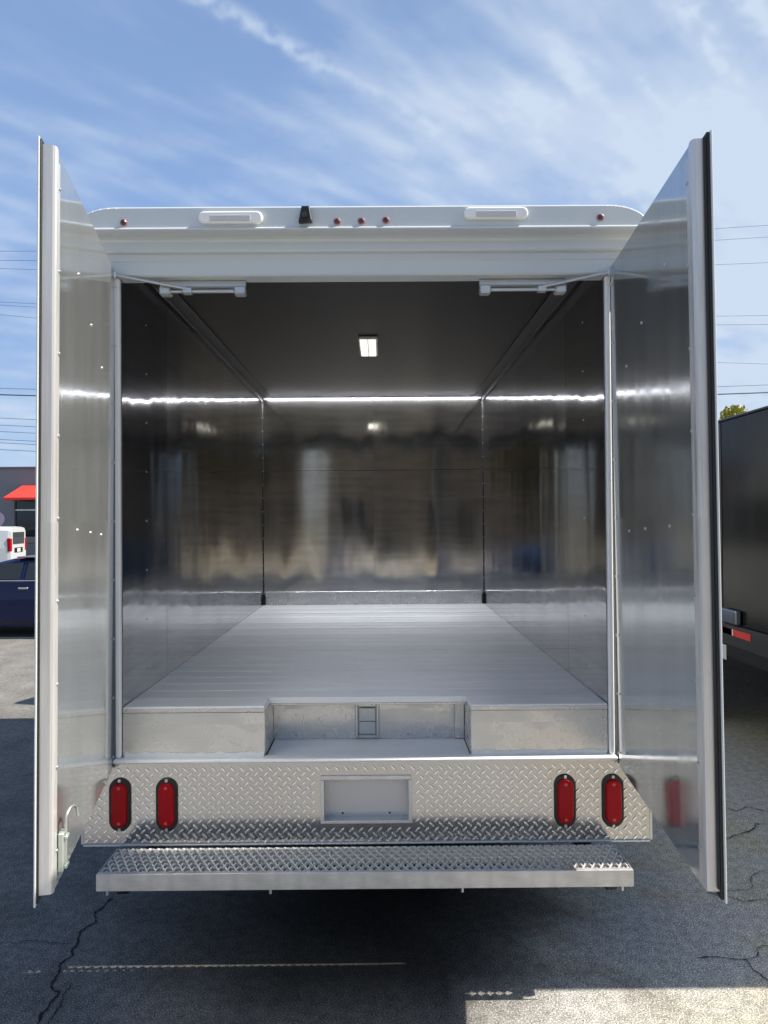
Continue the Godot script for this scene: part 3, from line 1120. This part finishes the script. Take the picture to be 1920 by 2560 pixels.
func door(t: Node3D, s: float) -> void:
	# local frame: hinge line at z = 0, leaf along +z, inner face towards x = 0 plane, outside at x = s * 0.03
	var lean := deg_to_rad(0.43) * s
	var yaw := deg_to_rad(11.2) if s < 0 else deg_to_rad(-5.2)
	var b := Basis(Vector3(0, 0, 1), lean) * Basis(Vector3.UP, yaw)
	var at := Transform3D(b, Vector3(-1.072 if s < 0 else 1.076, 1.88, 0.030))
	var y0 := 0.822 - 1.88
	var y1 := 2.958 - 1.88
	var L := 1.105
	var leaf := newst()
	box(leaf, Vector3(minf(0, s * 0.028), y0, 0.006), Vector3(maxf(0, s * 0.028), y1, L - 0.048), 0.001)
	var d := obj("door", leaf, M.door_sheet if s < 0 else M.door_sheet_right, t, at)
	d.set_meta("label", "left rear door, sunlit brushed inner skin" if s < 0 else "right rear door, inner skin in the shade")
	# free-edge stile: rolled extrusion
	var zs := L - 0.047
	var prof := PackedVector2Array([Vector2(s * 0.030, zs), Vector2(-s * 0.002, zs), Vector2(-s * 0.004, zs + 0.004), Vector2(-s * 0.004, zs + 0.018), Vector2(-s * 0.007, zs + 0.022), Vector2(-s * 0.007, zs + 0.038), Vector2(-s * 0.003, zs + 0.045), Vector2(s * 0.003, zs + 0.047), Vector2(s * 0.030, zs + 0.047)])
	var tf := Transform3D(Basis(Vector3(1, 0, 0), Vector3(0, 0, 1), Vector3(0, 1, 0)), Vector3.ZERO)
	var st := newst()
	ext(st, prof, tf, y0 + 0.012, y1 - 0.004)
	obj("stile", st, M.extrusion, d)
	# thin edge angle beside the stile
	obj("edge_angle", flat(Vector3(minf(-s * 0.003, -s * 0.0005), y0 + 0.01, zs - 0.02), Vector3(maxf(-s * 0.003, -s * 0.0005), y1 - 0.03, zs - 0.001), 0.001), M.extrusion, d)
	var so := 0.0345 if s < 0 else 0.039
	obj("seal", flat(Vector3(minf(s * 0.0305, s * so), y0 - 0.008, 0.01), Vector3(maxf(s * 0.0305, s * so), y1 + 0.010, L + 0.008), 0.0015), M.rubber, d)
	if s > 0:
		obj("seal", flat(Vector3(0.022, y0 + 0.02, L + 0.0005), Vector3(0.0302, y1 - 0.002, L + 0.010), 0.003), M.rubber, d)
	obj("outer_skin", flat(Vector3(minf(s * (so + 0.0005), s * (so + 0.0065)), y0 - 0.016, 0.0), Vector3(maxf(s * (so + 0.0005), s * (so + 0.0065)), y1 + 0.013, L + 0.014), 0.002), M.white_paint, d)
	var pm := newst()
	lathe(pm, [Vector2(0.0062, 0), Vector2(0.0052, 0.0026), Vector2(0.0028, 0.004), Vector2(0, 0.0044)], Vector3.ZERO, Vector3(-s, 0, 0), 8)
	var rm := pm.commit()
	var spots := []
	for k in 9:
		spots.append(Vector2(zs - 0.010, y0 + 0.11 + k * 0.24))
		spots.append(Vector2(0.019, y0 + 0.06 + k * 0.25))
	# fixings of the door hardware on the outside
	var zz := [0.30, 0.52, 0.75] if s < 0 else [0.26, 0.50, 0.80]
	for k in 3:
		spots.append(Vector2(zz[k], -0.05 + 0.012 * k))
		spots.append(Vector2(zz[k], 0.60 + 0.11 * k))
	for q in spots:
		obj("rivet", rm, M.zinc, d, Transform3D(Basis(), Vector3(-s * 0.004 if (q.x < 0.1 or q.x > zs - 0.03) else 0.0, q.y, q.x)))
	if s < 0:
		# hold-back hook and its keeper near the bottom of the free edge
		var keeper := mat(lin(0.50, 0.56, 0.52), 0.4, 0.6)
		obj("hook_keeper", flat(Vector3(0.004, 0.862 - 1.88, zs - 0.062), Vector3(0.020, 0.975 - 1.88, zs - 0.022), 0.003), keeper, d)
		for y in [0.870, 0.955]:
			obj("keeper_eye", flat(Vector3(0.0205, y - 1.88, zs - 0.058), Vector3(0.030, y + 0.010 - 1.88, zs - 0.026), 0.002), keeper, d)
		var hp := []
		hp.append(Vector3(0.022, 0.872 - 1.88, zs - 0.045))
		hp.append(Vector3(0.022, 1.005 - 1.88, zs - 0.045))
		for k in 8:
			var a := PI - PI * (k + 1) / 8.0
			hp.append(Vector3(0.022 + (1 + cos(a)) * 0.010, 1.005 - 1.88 + sin(a) * 0.028, zs - 0.075 - cos(a) * 0.03))
		hp.append(hp[-1] + Vector3(0.002, -0.012, 0))
		var ht := newst()
		tube(ht, hp, 0.0045, 8)
		obj("hook", ht, M.zinc, d)

func wheel(parent: Node3D, p: Vector3, r: float, w: float, rim: Material, s: float) -> void:
	var st := newst()
	lathe(st, [Vector2(r * 0.62, -w * 0.5), Vector2(r * 0.93, -w * 0.5), Vector2(r, -w * 0.36), Vector2(r, w * 0.36), Vector2(r * 0.93, w * 0.5), Vector2(r * 0.62, w * 0.5)], p, Vector3(1, 0, 0), 28)
	var o := obj("wheel", st, M.tyre, parent)
	var rs := newst()
	lathe(rs, [Vector2(r * 0.62, w * 0.5), Vector2(r * 0.58, w * 0.40), Vector2(r * 0.30, w * 0.28), Vector2(r * 0.16, w * 0.36), Vector2(0, w * 0.38)], p, Vector3(s, 0, 0), 22)
	obj("rim", rs, rim, o)

func body(t: Node3D) -> void:
	# outside skins, roof and running gear, seen only from the side
	for s in [-1.0, 1.0]:
		obj("side_skin", flat(Vector3(minf(s * 1.195, s * 1.21), 0.60, -4.0), Vector3(maxf(s * 1.195, s * 1.21), 3.12, -0.052), 0.004), M.white_paint, t)
		obj("skirt_rail", flat(Vector3(minf(s * 1.15, s * 1.218), 0.56, -4.0), Vector3(maxf(s * 1.15, s * 1.218), 0.64, -0.07), 0.006), M.extrusion, t)
	var rp := PackedVector2Array([Vector2(1.205, 3.121), Vector2(-1.205, 3.121)])
	for k in 9:
		var a := PI - PI * 0.5 * k / 8
		rp.append(Vector2(-1.035 + cos(a) * 0.17, 3.122 + sin(a) * 0.075))
	for k in 9:
		var a := PI * 0.5 - PI * 0.5 * k / 8
		rp.append(Vector2(1.035 + cos(a) * 0.17, 3.122 + sin(a) * 0.075))
	var rs := newst()
	ext(rs, rp, Transform3D(), -4.0, -0.055)
	obj("roof", rs, M.white_paint, t)
	obj("front_bulkhead", flat(Vector3(-1.19, 0.9, -4.0), Vector3(1.19, 3.118, -3.95), 0.01), M.white_paint, t)
	obj("underfloor", flat(Vector3(-1.14, 0.95, -3.94), Vector3(1.14, 1.04, -0.30), 0.0), M.under, t)
	for x in [-0.45, 0.38]:
		obj("chassis_rail", flat(Vector3(x, 0.62, -7.6), Vector3(x + 0.08, 0.94, -0.34), 0.005), M.under, t)
	var steel := mat(lin(0.5, 0.5, 0.5), 0.4, 0.5)
	for x in [-0.98, -0.72, 0.72, 0.98]:
		wheel(t, Vector3(x, 0.39, -2.75), 0.39, 0.23, steel, signf(x))
	for x in [-0.92, 0.92]:
		wheel(t, Vector3(x, 0.39, -6.6), 0.39, 0.23, steel, signf(x))
	obj("axle", flat(Vector3(-0.9, 0.33, -2.80), Vector3(0.9, 0.45, -2.70), 0.02), M.under, t)
	# cab
	var cab := newst()
	var side := PackedVector2Array([Vector2(-4.25, 0.62), Vector2(-4.25, 2.20), Vector2(-4.40, 2.34), Vector2(-5.35, 2.34), Vector2(-5.55, 2.26), Vector2(-6.15, 1.52), Vector2(-7.15, 1.34), Vector2(-7.42, 1.14), Vector2(-7.46, 0.55), Vector2(-7.08, 0.50), Vector2(-7.02, 0.78), Vector2(-6.75, 0.90), Vector2(-6.40, 0.90), Vector2(-6.16, 0.76), Vector2(-6.10, 0.50), Vector2(-4.40, 0.48)])
	ext(cab, side, Transform3D(along_x().basis, Vector3.ZERO), -0.98, 0.98)
	var c := obj("cab", cab, M.white_paint, t)
	for s in [-1.0, 1.0]:
		var wn := newst()
		ext(wn, PackedVector2Array([Vector2(-4.55, 1.55), Vector2(-4.55, 2.12), Vector2(-5.30, 2.14), Vector2(-5.48, 2.08), Vector2(-5.90, 1.55)]), Transform3D(along_x().basis, Vector3.ZERO), s * 0.981, s * 0.985)
		obj("window", wn, M.dark_glass, c)
	# sloped wind deflector on the cab roof
	var df := newst()
	ext(df, PackedVector2Array([Vector2(-4.42, 2.342), Vector2(-4.58, 3.16), Vector2(-4.66, 3.18), Vector2(-4.95, 3.05), Vector2(-5.30, 2.62), Vector2(-5.38, 2.342)]), Transform3D(along_x().basis, Vector3.ZERO), -0.95, 0.95)
	obj("wind_deflector", df, M.white_paint, c)

# ---------------------------------------------------------------- neighbours
func trailer() -> void:
	var t := thing("enclosed_trailer", "glossy black trailer right of the truck, red and white tape on its rail", "trailer")
	var skin := mat(lin(0.022, 0.026, 0.028), 0.2)
	skin.metallic_specular = 0.28
	var im := Image.create(512, 512, false, Image.FORMAT_RGB8)
	var n := FastNoiseLite.new()
	n.seed = 61
	n.frequency = 0.012
	n.fractal_octaves = 4
	var sp := FastNoiseLite.new()
	sp.seed = 62
	sp.frequency = 0.09
	for y in 512:
		for x in 512:
			var a := smooth(0.05, 0.5, n.get_noise_2d(x * 1.5, y * 0.5))
			var b := smooth(0.52, 0.72, sp.get_noise_2d(x, y * 0.45))
			var v := 0.16 + 0.22 * a + 0.40 * b
			im.set_pixel(x, y, Color(v, v * 1.03, v * 1.02))
	var dust := ImageTexture.create_from_image(im)
	skin.albedo_color = lin(0.05, 0.06, 0.064)
	skin.albedo_texture = dust
	skin.uv1_scale = Vector3(0.45, 0.45, 1)
	skin.normal_enabled = true
	skin.normal_texture = T.wave
	skin.normal_scale = 0.06
	var X := 2.67
	obj("side_wall", flat(Vector3(X, 1.092, -9.6), Vector3(X + 0.03, 2.606, 0.195), 0.004), skin, t)
	for k in 8:
		var z := -0.02 - k * 1.22
		obj("seam_strip", flat(Vector3(X - 0.004, 1.095, z - 0.02), Vector3(X - 0.0005, 2.60, z + 0.02), 0.001), M.black_metal, t)
	obj("side_wall", flat(Vector3(4.8, 1.092, -9.6), Vector3(4.83, 2.606, 0.195), 0.004), skin, t)
	obj("front_wall", flat(Vector3(X + 0.031, 1.092, -9.6), Vector3(4.799, 2.60, -9.57), 0.002), skin, t)
	obj("rear_door", flat(Vector3(X + 0.031, 1.092, 0.16), Vector3(4.799, 2.60, 0.19), 0.002), skin, t)
	obj("added_shade_skirt", flat(Vector3(4.80, 0.02, -9.6), Vector3(4.83, 0.925, 0.19), 0.004), M.black_metal, t)  # added on the unseen far side to block sun under the trailer
	obj("roof", flat(Vector3(X + 0.001, 2.607, -9.6), Vector3(4.829, 2.63, 0.195), 0.006), skin, t)
	obj("bed_rail", flat(Vector3(X - 0.02, 0.93, -9.65), Vector3(4.85, 1.09, 0.20), 0.006), M.black_metal, t)
	for x in [X + 0.3, 4.4]:
		obj("frame_beam", flat(Vector3(x, 0.72, -10.3), Vector3(x + 0.1, 0.925, -0.1), 0.005), M.black_metal, t)
	obj("drawbar", flat(Vector3(3.68, 0.72, -11.4), Vector3(3.82, 0.90, -9.62), 0.01), M.black_metal, t)
	var tape := mat(lin(0.62, 0.02, 0.018), 0.35)
	var wtape := mat(lin(0.75, 0.75, 0.74), 0.35)
	for k in 6:
		var z := -3.9 + k * 0.44
		if k < 5:
			obj("red_tape", flat(Vector3(X - 0.0235, 1.012, z + 0.04 if k != 4 else -2.235), Vector3(X - 0.0205, 1.060, z + 0.33 if k != 4 else -1.975), 0.0005), tape, t)
			obj("white_tape", flat(Vector3(X - 0.0235, 1.012, z - 0.13 if k != 4 else -2.405), Vector3(X - 0.0205, 1.060, z + 0.038 if k != 4 else -2.237), 0.0005), wtape, t)
	var hb := newst()
	box(hb, Vector3(X - 0.045, 1.098, -2.40), Vector3(X - 0.0005, 1.200, -2.15), 0.01)
	var hs := obj("marker_housing", hb, mat(lin(0.20, 0.22, 0.25), 0.35, 0.6), t)
	obj("marker_lens", flat(Vector3(X - 0.049, 1.108, -2.385), Vector3(X - 0.0455, 1.190, -2.165), 0.001), mat(lin(0.035, 0.05, 0.085), 0.2), hs)
	obj("hang_tag", flat(Vector3(X - 0.024, 0.815, -2.46), Vector3(X - 0.021, 0.925, -2.345), 0.001), mat(lin(0.55, 0.55, 0.54), 0.6), t)
	for z in [-5.0, -4.0]:
		for s in [-1.0, 1.0]:
			wheel(t, Vector3(3.75 + s * 0.86, 0.36, z), 0.36, 0.22, M.black_metal, s)

func loft(st: SurfaceTool, secs: Array) -> void:
	# rings of equal count along z, closed half outlines mirrored in x
	for i in secs.size() - 1:
		var a: Array = secs[i]
		var b: Array = secs[i + 1]
		for k in a.size() - 1:
			for s in [-1.0, 1.0]:
				var m := Vector3(s, 1, 1)
				var out: Vector3 = ((a[k] + a[k + 1]) * 0.5 - Vector3(0, 0.7, a[k].z)) * m
				quad(st, a[k] * m, a[k + 1] * m, b[k + 1] * m, b[k] * m, out)
	for e in [0, secs.size() - 1]:
		var r: Array = secs[e]
		for k in r.size() - 1:
			for s in [-1.0, 1.0]:
				var m := Vector3(s, 1, 1)
				tri(st, r[0] * m, r[k] * m, r[k + 1] * m, Vector3(0, 0, -1 if e == 0 else 1))

func sedan(at: Vector3, label: String, hue: Color) -> void:
	# local z runs along the car; turned so that its side faces the camera
	var t := thing("parked_car", label, "car", at, PI / 2)
	var paint := mat(hue, 0.25)
	paint.clearcoat_enabled = true
	paint.clearcoat = 0.4
	paint.metallic_specular = 0.25
	paint.clearcoat_roughness = 0.05
	var lower := newst()
	var st := []
	for q in [[-2.28, 0.60, 0.30, 0.62], [-2.15, 0.76, 0.22, 0.76], [-1.7, 0.86, 0.20, 0.84], [-0.9, 0.90, 0.20, 0.90], [0.0, 0.90, 0.20, 0.925], [0.9, 0.90, 0.20, 0.93], [1.6, 0.88, 0.22, 0.93], [2.1, 0.80, 0.26, 0.90], [2.3, 0.66, 0.34, 0.80]]:
		var z: float = q[0]
		var w: float = q[1]
		st.append([Vector3(0, q[2], z), Vector3(w * 0.92, q[2], z), Vector3(w, q[2] + 0.12, z), Vector3(w * 1.0, lerpf(q[2], q[3], 0.6), z), Vector3(w * 0.97, q[3] - 0.02, z), Vector3(w * 0.93, q[3], z), Vector3(0, q[3] + 0.03, z)])
	loft(lower, st)
	var b := obj("body", lower, paint, t)
	var cab := newst()
	var cs := []
	for q in [[-1.05, 0.78, 0.95], [-0.45, 0.70, 1.22], [-0.2, 0.66, 1.285], [0.4, 0.64, 1.305], [0.95, 0.64, 1.27], [1.35, 0.68, 1.15], [1.85, 0.76, 0.96]]:
		var z: float = q[0]
		cs.append([Vector3(0, 0.93, z), Vector3(0.84, 0.93, z), Vector3(lerpf(0.84, q[1], 0.9), maxf(0.931, q[2] - 0.05), z), Vector3(q[1] - 0.06, q[2] - 0.005, z), Vector3(0, q[2] + 0.02, z)])
	loft(cab, cs)
	obj("cabin", cab, paint, t)
	for s in [-1.0, 1.0]:
		var wins := [[Vector2(-0.78, 0.955), Vector2(-0.36, 1.205), Vector2(0.02, 1.225), Vector2(0.02, 0.955)], [Vector2(0.10, 0.955), Vector2(0.10, 1.225), Vector2(0.62, 1.225), Vector2(0.72, 0.955)], [Vector2(0.79, 0.955), Vector2(0.70, 1.215), Vector2(1.05, 1.17), Vector2(1.35, 0.955)]]
		for wn in wins:
			var gs := newst()
			var p3 := []
			for p in wn:
				p3.append(Vector3(s * (0.862 - (p.y - 0.93) * 0.56), p.y, p.x))
			quad(gs, p3[0], p3[1], p3[2], p3[3], Vector3(s, 0.3, 0))
			obj("window", gs, M.dark_glass, t)
		obj("belt_moulding", flat(Vector3(minf(s * 0.862, s * 0.885), 0.928, -0.95), Vector3(maxf(s * 0.862, s * 0.885), 0.944, 1.45), 0.003), M.zinc, t)
		for z in [0.02, 0.85]:
			obj("door_handle", flat(Vector3(minf(s * 0.895, s * 0.915), 0.80, z), Vector3(maxf(s * 0.895, s * 0.915), 0.83, z + 0.16), 0.006), M.zinc, t)
		obj("side_mirror", flat(Vector3(minf(s * 0.88, s * 1.02), 0.94, -0.86), Vector3(maxf(s * 0.88, s * 1.02), 1.06, -0.74), 0.03), paint, t)
		obj("tail_light", flat(Vector3(minf(s * 0.55, s * 0.78), 0.68, 2.16), Vector3(maxf(s * 0.55, s * 0.78), 0.80, 2.28), 0.02), M.red_lens, t)
		obj("headlight", flat(Vector3(minf(s * 0.50, s * 0.72), 0.58, -2.22), Vector3(maxf(s * 0.50, s * 0.72), 0.68, -2.12), 0.02), M.clear_lens, t)
		for z in [-1.38, 1.38]:
			wheel(t, Vector3(s * 0.80, 0.32, z), 0.32, 0.21, M.zinc, s)
	var pl := newst()
	box(pl, Vector3(-0.70, 1.300, -0.10), Vector3(0.70, 1.318, 0.80), 0.006)
	obj("roof_panel", pl, mat(lin(0.22, 0.24, 0.28), 0.25, 0.6), t)  # greyer than the body: sky reflection put into the roof colour

func small_van(at: Vector3) -> void:
	var t := thing("small_van", "small white delivery van with tall red tail lights, parked beyond the navy car", "van", at, PI / 2 + deg_to_rad(9))
	# local z along the van, rear end at +z
	var b := newst()
	var secs := []
	for q in [[-2.2, 0.70, 0.35, 0.85], [-1.9, 0.82, 0.28, 1.0], [-1.25, 0.86, 0.26, 1.12], [-0.7, 0.86, 0.26, 1.66], [-0.3, 0.86, 0.26, 1.74], [1.2, 0.87, 0.26, 1.76], [2.0, 0.86, 0.26, 1.74], [2.1, 0.84, 0.28, 1.70]]:
		var z: float = q[0]
		var w: float = q[1]
		var h: float = q[3]
		secs.append([Vector3(0, q[2], z), Vector3(w * 0.97, q[2], z), Vector3(w, q[2] + 0.2, z), Vector3(w, minf(1.0, h - 0.05), z), Vector3(w * 0.93, h - 0.14, z), Vector3(w * 0.80, h - 0.02, z), Vector3(0, h, z)])
	loft(b, secs)
	obj("body", b, M.white_paint, t)
	obj("rear_window", flat(Vector3(-0.62, 1.12, 2.101), Vector3(0.62, 1.54, 2.112), 0.004), mat(lin(0.05, 0.06, 0.065), 0.1), t)
	obj("plate_panel", flat(Vector3(-0.45, 0.82, 2.101), Vector3(0.45, 0.99, 2.112), 0.004), M.black_plastic, t)
	obj("number_plate", flat(Vector3(-0.16, 0.84, 2.113), Vector3(0.16, 0.96, 2.118), 0.002), M.white_trim, t)
	obj("rear_bumper", flat(Vector3(-0.84, 0.30, 2.08), Vector3(0.84, 0.56, 2.20), 0.04), M.black_plastic, t)
	for s in [-1.0, 1.0]:
		obj("tail_light", flat(Vector3(minf(s * 0.70, s * 0.868), 0.86, 1.98), Vector3(maxf(s * 0.70, s * 0.868), 1.34, 2.115), 0.03), M.red_lens, t)
		for z in [-1.35, 1.35]:
			wheel(t, Vector3(s * 0.78, 0.31, z), 0.31, 0.2, M.zinc, s)

func shop() -> void:
	var t := thing("shop_building", "low grey commercial building with a red awning beyond the parked cars", "building")
	var wall := mat(lin(0.19, 0.20, 0.225), 0.85)
	var z := -27.0
	# wall around a window opening
	obj("wall", flat(Vector3(-34, 0, z - 9), Vector3(-14.78, 4.05, z)), wall, t)
	obj("wall", flat(Vector3(-14.78, 2.86, z - 9), Vector3(-11.2, 4.05, z)), wall, t)
	obj("wall", flat(Vector3(-14.78, 0, z - 9), Vector3(-11.2, 1.30, z)), wall, t)
	obj("wall", flat(Vector3(-11.2, 0, z - 9), Vector3(-6.0, 4.05, z)), wall, t)
	obj("parapet", flat(Vector3(-34.05, 4.051, z - 9), Vector3(-5.95, 4.14, z + 0.05), 0.01), mat(lin(0.13, 0.135, 0.15), 0.7), t)
	for w in [[-14.77, -13.02], [-12.98, -11.21]]:
		var gl := flat(Vector3(w[0] + 0.04, 1.34, z - 0.12), Vector3(w[1] - 0.04, 2.355, z - 0.10))
		obj("window_pane", gl, M.dark_glass, t)
		obj("window_pane", flat(Vector3(w[0] + 0.04, 2.42, z - 0.12), Vector3(w[1] - 0.04, 2.84, z - 0.10)), M.dark_glass, t)
		obj("window_bar", flat(Vector3(w[0], 2.356, z - 0.13), Vector3(w[1], 2.419, z - 0.05), 0.005), M.mill, t)
		obj("window_mullion", flat(Vector3(w[1] - 0.039, 1.305, z - 0.13), Vector3(w[1] + 0.039, 2.855, z - 0.06), 0.005), M.mill, t)
	obj("sill_course", flat(Vector3(-14.78, 1.05, z + 0.001), Vector3(-11.2, 1.30, z + 0.06), 0.01), mat(lin(0.24, 0.22, 0.22), 0.9), t)
	var aw := newst()
	var a0 := -14.72
	var b0 := -14.42
	var b1 := -9.6
	var a1 := -9.3
	quad(aw, Vector3(b0, 3.39, z + 0.03), Vector3(b1, 3.39, z + 0.03), Vector3(a1, 2.86, z + 1.0), Vector3(a0, 2.86, z + 1.0), Vector3(0, 1, 1))
	tri(aw, Vector3(b0, 3.39, z + 0.03), Vector3(a0, 2.86, z + 1.0), Vector3(a0, 2.86, z + 0.03), Vector3(-1, 0, 0))
	tri(aw, Vector3(b1, 3.39, z + 0.03), Vector3(a1, 2.86, z + 1.0), Vector3(a1, 2.86, z + 0.03), Vector3(1, 0, 0))
	quad(aw, Vector3(a0, 2.86, z + 1.0), Vector3(a1, 2.86, z + 1.0), Vector3(a1, 2.76, z + 1.0), Vector3(a0, 2.76, z + 1.0), Vector3(0, 0, 1))
	quad(aw, Vector3(a0, 2.86, z + 1.0), Vector3(a0, 2.86, z + 0.03), Vector3(a0, 2.76, z + 0.03), Vector3(a0, 2.76, z + 1.0), Vector3(-1, 0, 0))
	obj("awning", aw, mat(lin(0.72, 0.045, 0.03), 0.7), t)
	var sg := newst()
	lathe(sg, [Vector2(0.30, 0.0), Vector2(0.30, 0.03), Vector2(0.27, 0.04), Vector2(0.0, 0.04)], Vector3(-15.45, 2.02, z + 0.002), Vector3(0, 0, 1), 24)
	obj("round_sign", sg, mat(lin(0.55, 0.45, 0.58), 0.6), t)

func wires() -> void:
	var L := [13.274, 12.97, 12.684, 11.302, 10.965, 10.595, 7.568, 7.333, 6.225, 5.956, 5.705, 5.386, 5.185, 4.916]
	var R := [14.115, 13.709, 12.727, 10.563, 9.988, 8.418, 7.490, 7.204, 5.6, 5.3, 5.0, 4.7, 4.4, 4.1]
	var wm := mat(lin(0.10, 0.11, 0.125), 0.6)  # lightened grey-blue, distance haze put into the wire colour
	var names_of := ["topmost overhead wire", "second overhead wire from the top", "third overhead wire from the top", "fourth overhead wire from the top", "fifth overhead wire from the top", "sixth overhead wire from the top", "upper of the two close wires above the building", "thick dark cable crossing above the grey building", "first thin wire under the thick cable", "second thin wire under the thick cable", "third thin wire under the thick cable", "fourth thin wire under the thick cable", "fifth thin wire under the thick cable", "lowest overhead wire, just above the grey building"]
	for i in 14:
		var pts := []
		var yl: float = L[i]
		var yr: float = R[i]
		for k in 33:
			var u := -1.0 + 2.0 * k / 32.0
			var x := u * 32.0
			var base := lerpf(yl, yr, (x + 15.2) / 30.5)
			var sag := 1.1 * (u * u - (15.2 / 32.0) ** 2)
			pts.append(Vector3(x, base + sag, -28.0 - 0.25 * (i % 4)))
		var st := newst()
		tube(st, pts, 0.030 if i == 7 else 0.008 if i < 6 else 0.011, 6)
		var o := obj("power_line", st, wm, self)
		tag(o, names_of[i] + " strung across the sky behind the truck", "wire", "overhead wires behind the truck")

func tree(called: String, at: Vector3, h: float, r: float, squash: float, count: int, leaf: float, cols: Array, label: String, s: int) -> void:
	var t := thing(called, label, "tree", at)
	var g := RandomNumberGenerator.new()
	g.seed = s
	var bark := mat(lin(0.07, 0.055, 0.042), 0.95)
	var tk := newst()
	var trunk_h := h - r * squash
	tube(tk, [Vector3(0, -0.05, 0), Vector3(0.1, trunk_h * 0.5, 0.05), Vector3(-0.05, trunk_h, 0)], h * 0.035, 10, 0.6)
	var clumps := []
	for k in 16:
		var d := Vector3(g.randfn(), g.randfn() * 0.8, g.randfn()).normalized()
		var p := Vector3(0, trunk_h + r * squash * 0.15, 0) + Vector3(d.x * r, d.y * r * squash, d.z * r) * g.randf_range(0.35, 0.80)
		clumps.append([p, r * g.randf_range(0.28, 0.48)])
		tube(tk, [Vector3(0, trunk_h * g.randf_range(0.65, 0.95), 0), p * 0.5 + Vector3(0, trunk_h * 0.5, 0), p], h * 0.010, 6, 0.35)
	obj("trunk", tk, bark, t)
	var lm := newst()
	var q := leaf
	tri(lm, Vector3(0, -q, 0), Vector3(q * 0.45, 0, q * 0.1), Vector3(0, q, 0), Vector3(0, 0, 1))
	tri(lm, Vector3(0, -q, 0), Vector3(-q * 0.45, 0, q * 0.1), Vector3(0, q, 0), Vector3(0, 0, 1))
	var mm := MultiMesh.new()
	mm.transform_format = MultiMesh.TRANSFORM_3D
	mm.use_colors = true
	mm.mesh = lm.commit()
	mm.instance_count = count
	for i in count:
		var c: Array = clumps[g.randi() % clumps.size()]
		var d := Vector3(g.randfn(), g.randfn(), g.randfn()).normalized() * pow(g.randf(), 0.45)
		var p: Vector3 = c[0] + d * c[1]
		var b := Basis(Vector3(g.randfn(), g.randfn(), g.randfn()).normalized(), g.randf() * TAU).scaled(Vector3.ONE * g.randf_range(0.7, 1.3))
		mm.set_instance_transform(i, Transform3D(b, p))
		var col: Color = cols[g.randi() % cols.size()]
		mm.set_instance_color(i, col * g.randf_range(0.8, 1.2))
	var fm := StandardMaterial3D.new()
	fm.vertex_color_use_as_albedo = true
	fm.roughness = 0.6
	fm.backlight_enabled = true
	fm.backlight = Color(0.35, 0.4, 0.2)
	var mi := MultiMeshInstance3D.new()
	mi.name = "crown"
	mi.multimesh = mm
	mi.material_override = fm
	mi.set_meta("kind", "stuff")
	t.add_child(mi, true)

func trees() -> void:
	var yellow := [Color(0.48, 0.42, 0.05), Color(0.36, 0.34, 0.05), Color(0.22, 0.24, 0.04)]
	tree("broadleaf_tree", Vector3(14.7, 0, -28.5), 6.55, 1.9, 1.0, 9000, 0.11, yellow, "yellow-green treetop rising just above the black trailer's wall", 5)

func behind() -> void:
	sedan(Vector3(-3.4, 0, 9.5), "blue saloon car behind the photographer, mirrored in the tread plate", lin(0.02, 0.06, 0.16))
	# what stands behind the photographer shows only as reflections in the polished metal
	var dull := [Color(0.10, 0.085, 0.03), Color(0.075, 0.07, 0.025), Color(0.13, 0.09, 0.035)]
	tree("broadleaf_tree", Vector3(-6.5, 0, 27), 9.0, 3.6, 0.9, 9000, 0.2, dull, "brownish tree left of the tan wall behind the photographer, seen only mirrored in the lining", 15)
	tree("broadleaf_tree", Vector3(6.0, 0, 30), 10.0, 4.0, 0.9, 9000, 0.2, dull, "brownish tree right of the tan wall behind the photographer, seen only mirrored in the lining", 19)
	var t := thing("tan_building", "tan flat-roofed building behind the photographer, seen only mirrored in the metal", "building")
	obj("wall", flat(Vector3(-14, 0, 33), Vector3(16, 6.6, 40), 0.02), mat(lin(0.24, 0.195, 0.15), 0.9), t)
	obj("roof_edge", flat(Vector3(-14.2, 6.601, 32.8), Vector3(16.2, 6.9, 40.2), 0.02), mat(lin(0.12, 0.10, 0.09), 0.8), t)
	for x in [-9.0, -3.0, 3.0, 9.0]:
		obj("window", flat(Vector3(x, 1.0, 32.96), Vector3(x + 2.0, 2.8, 32.995), 0.005), M.dark_glass, t)
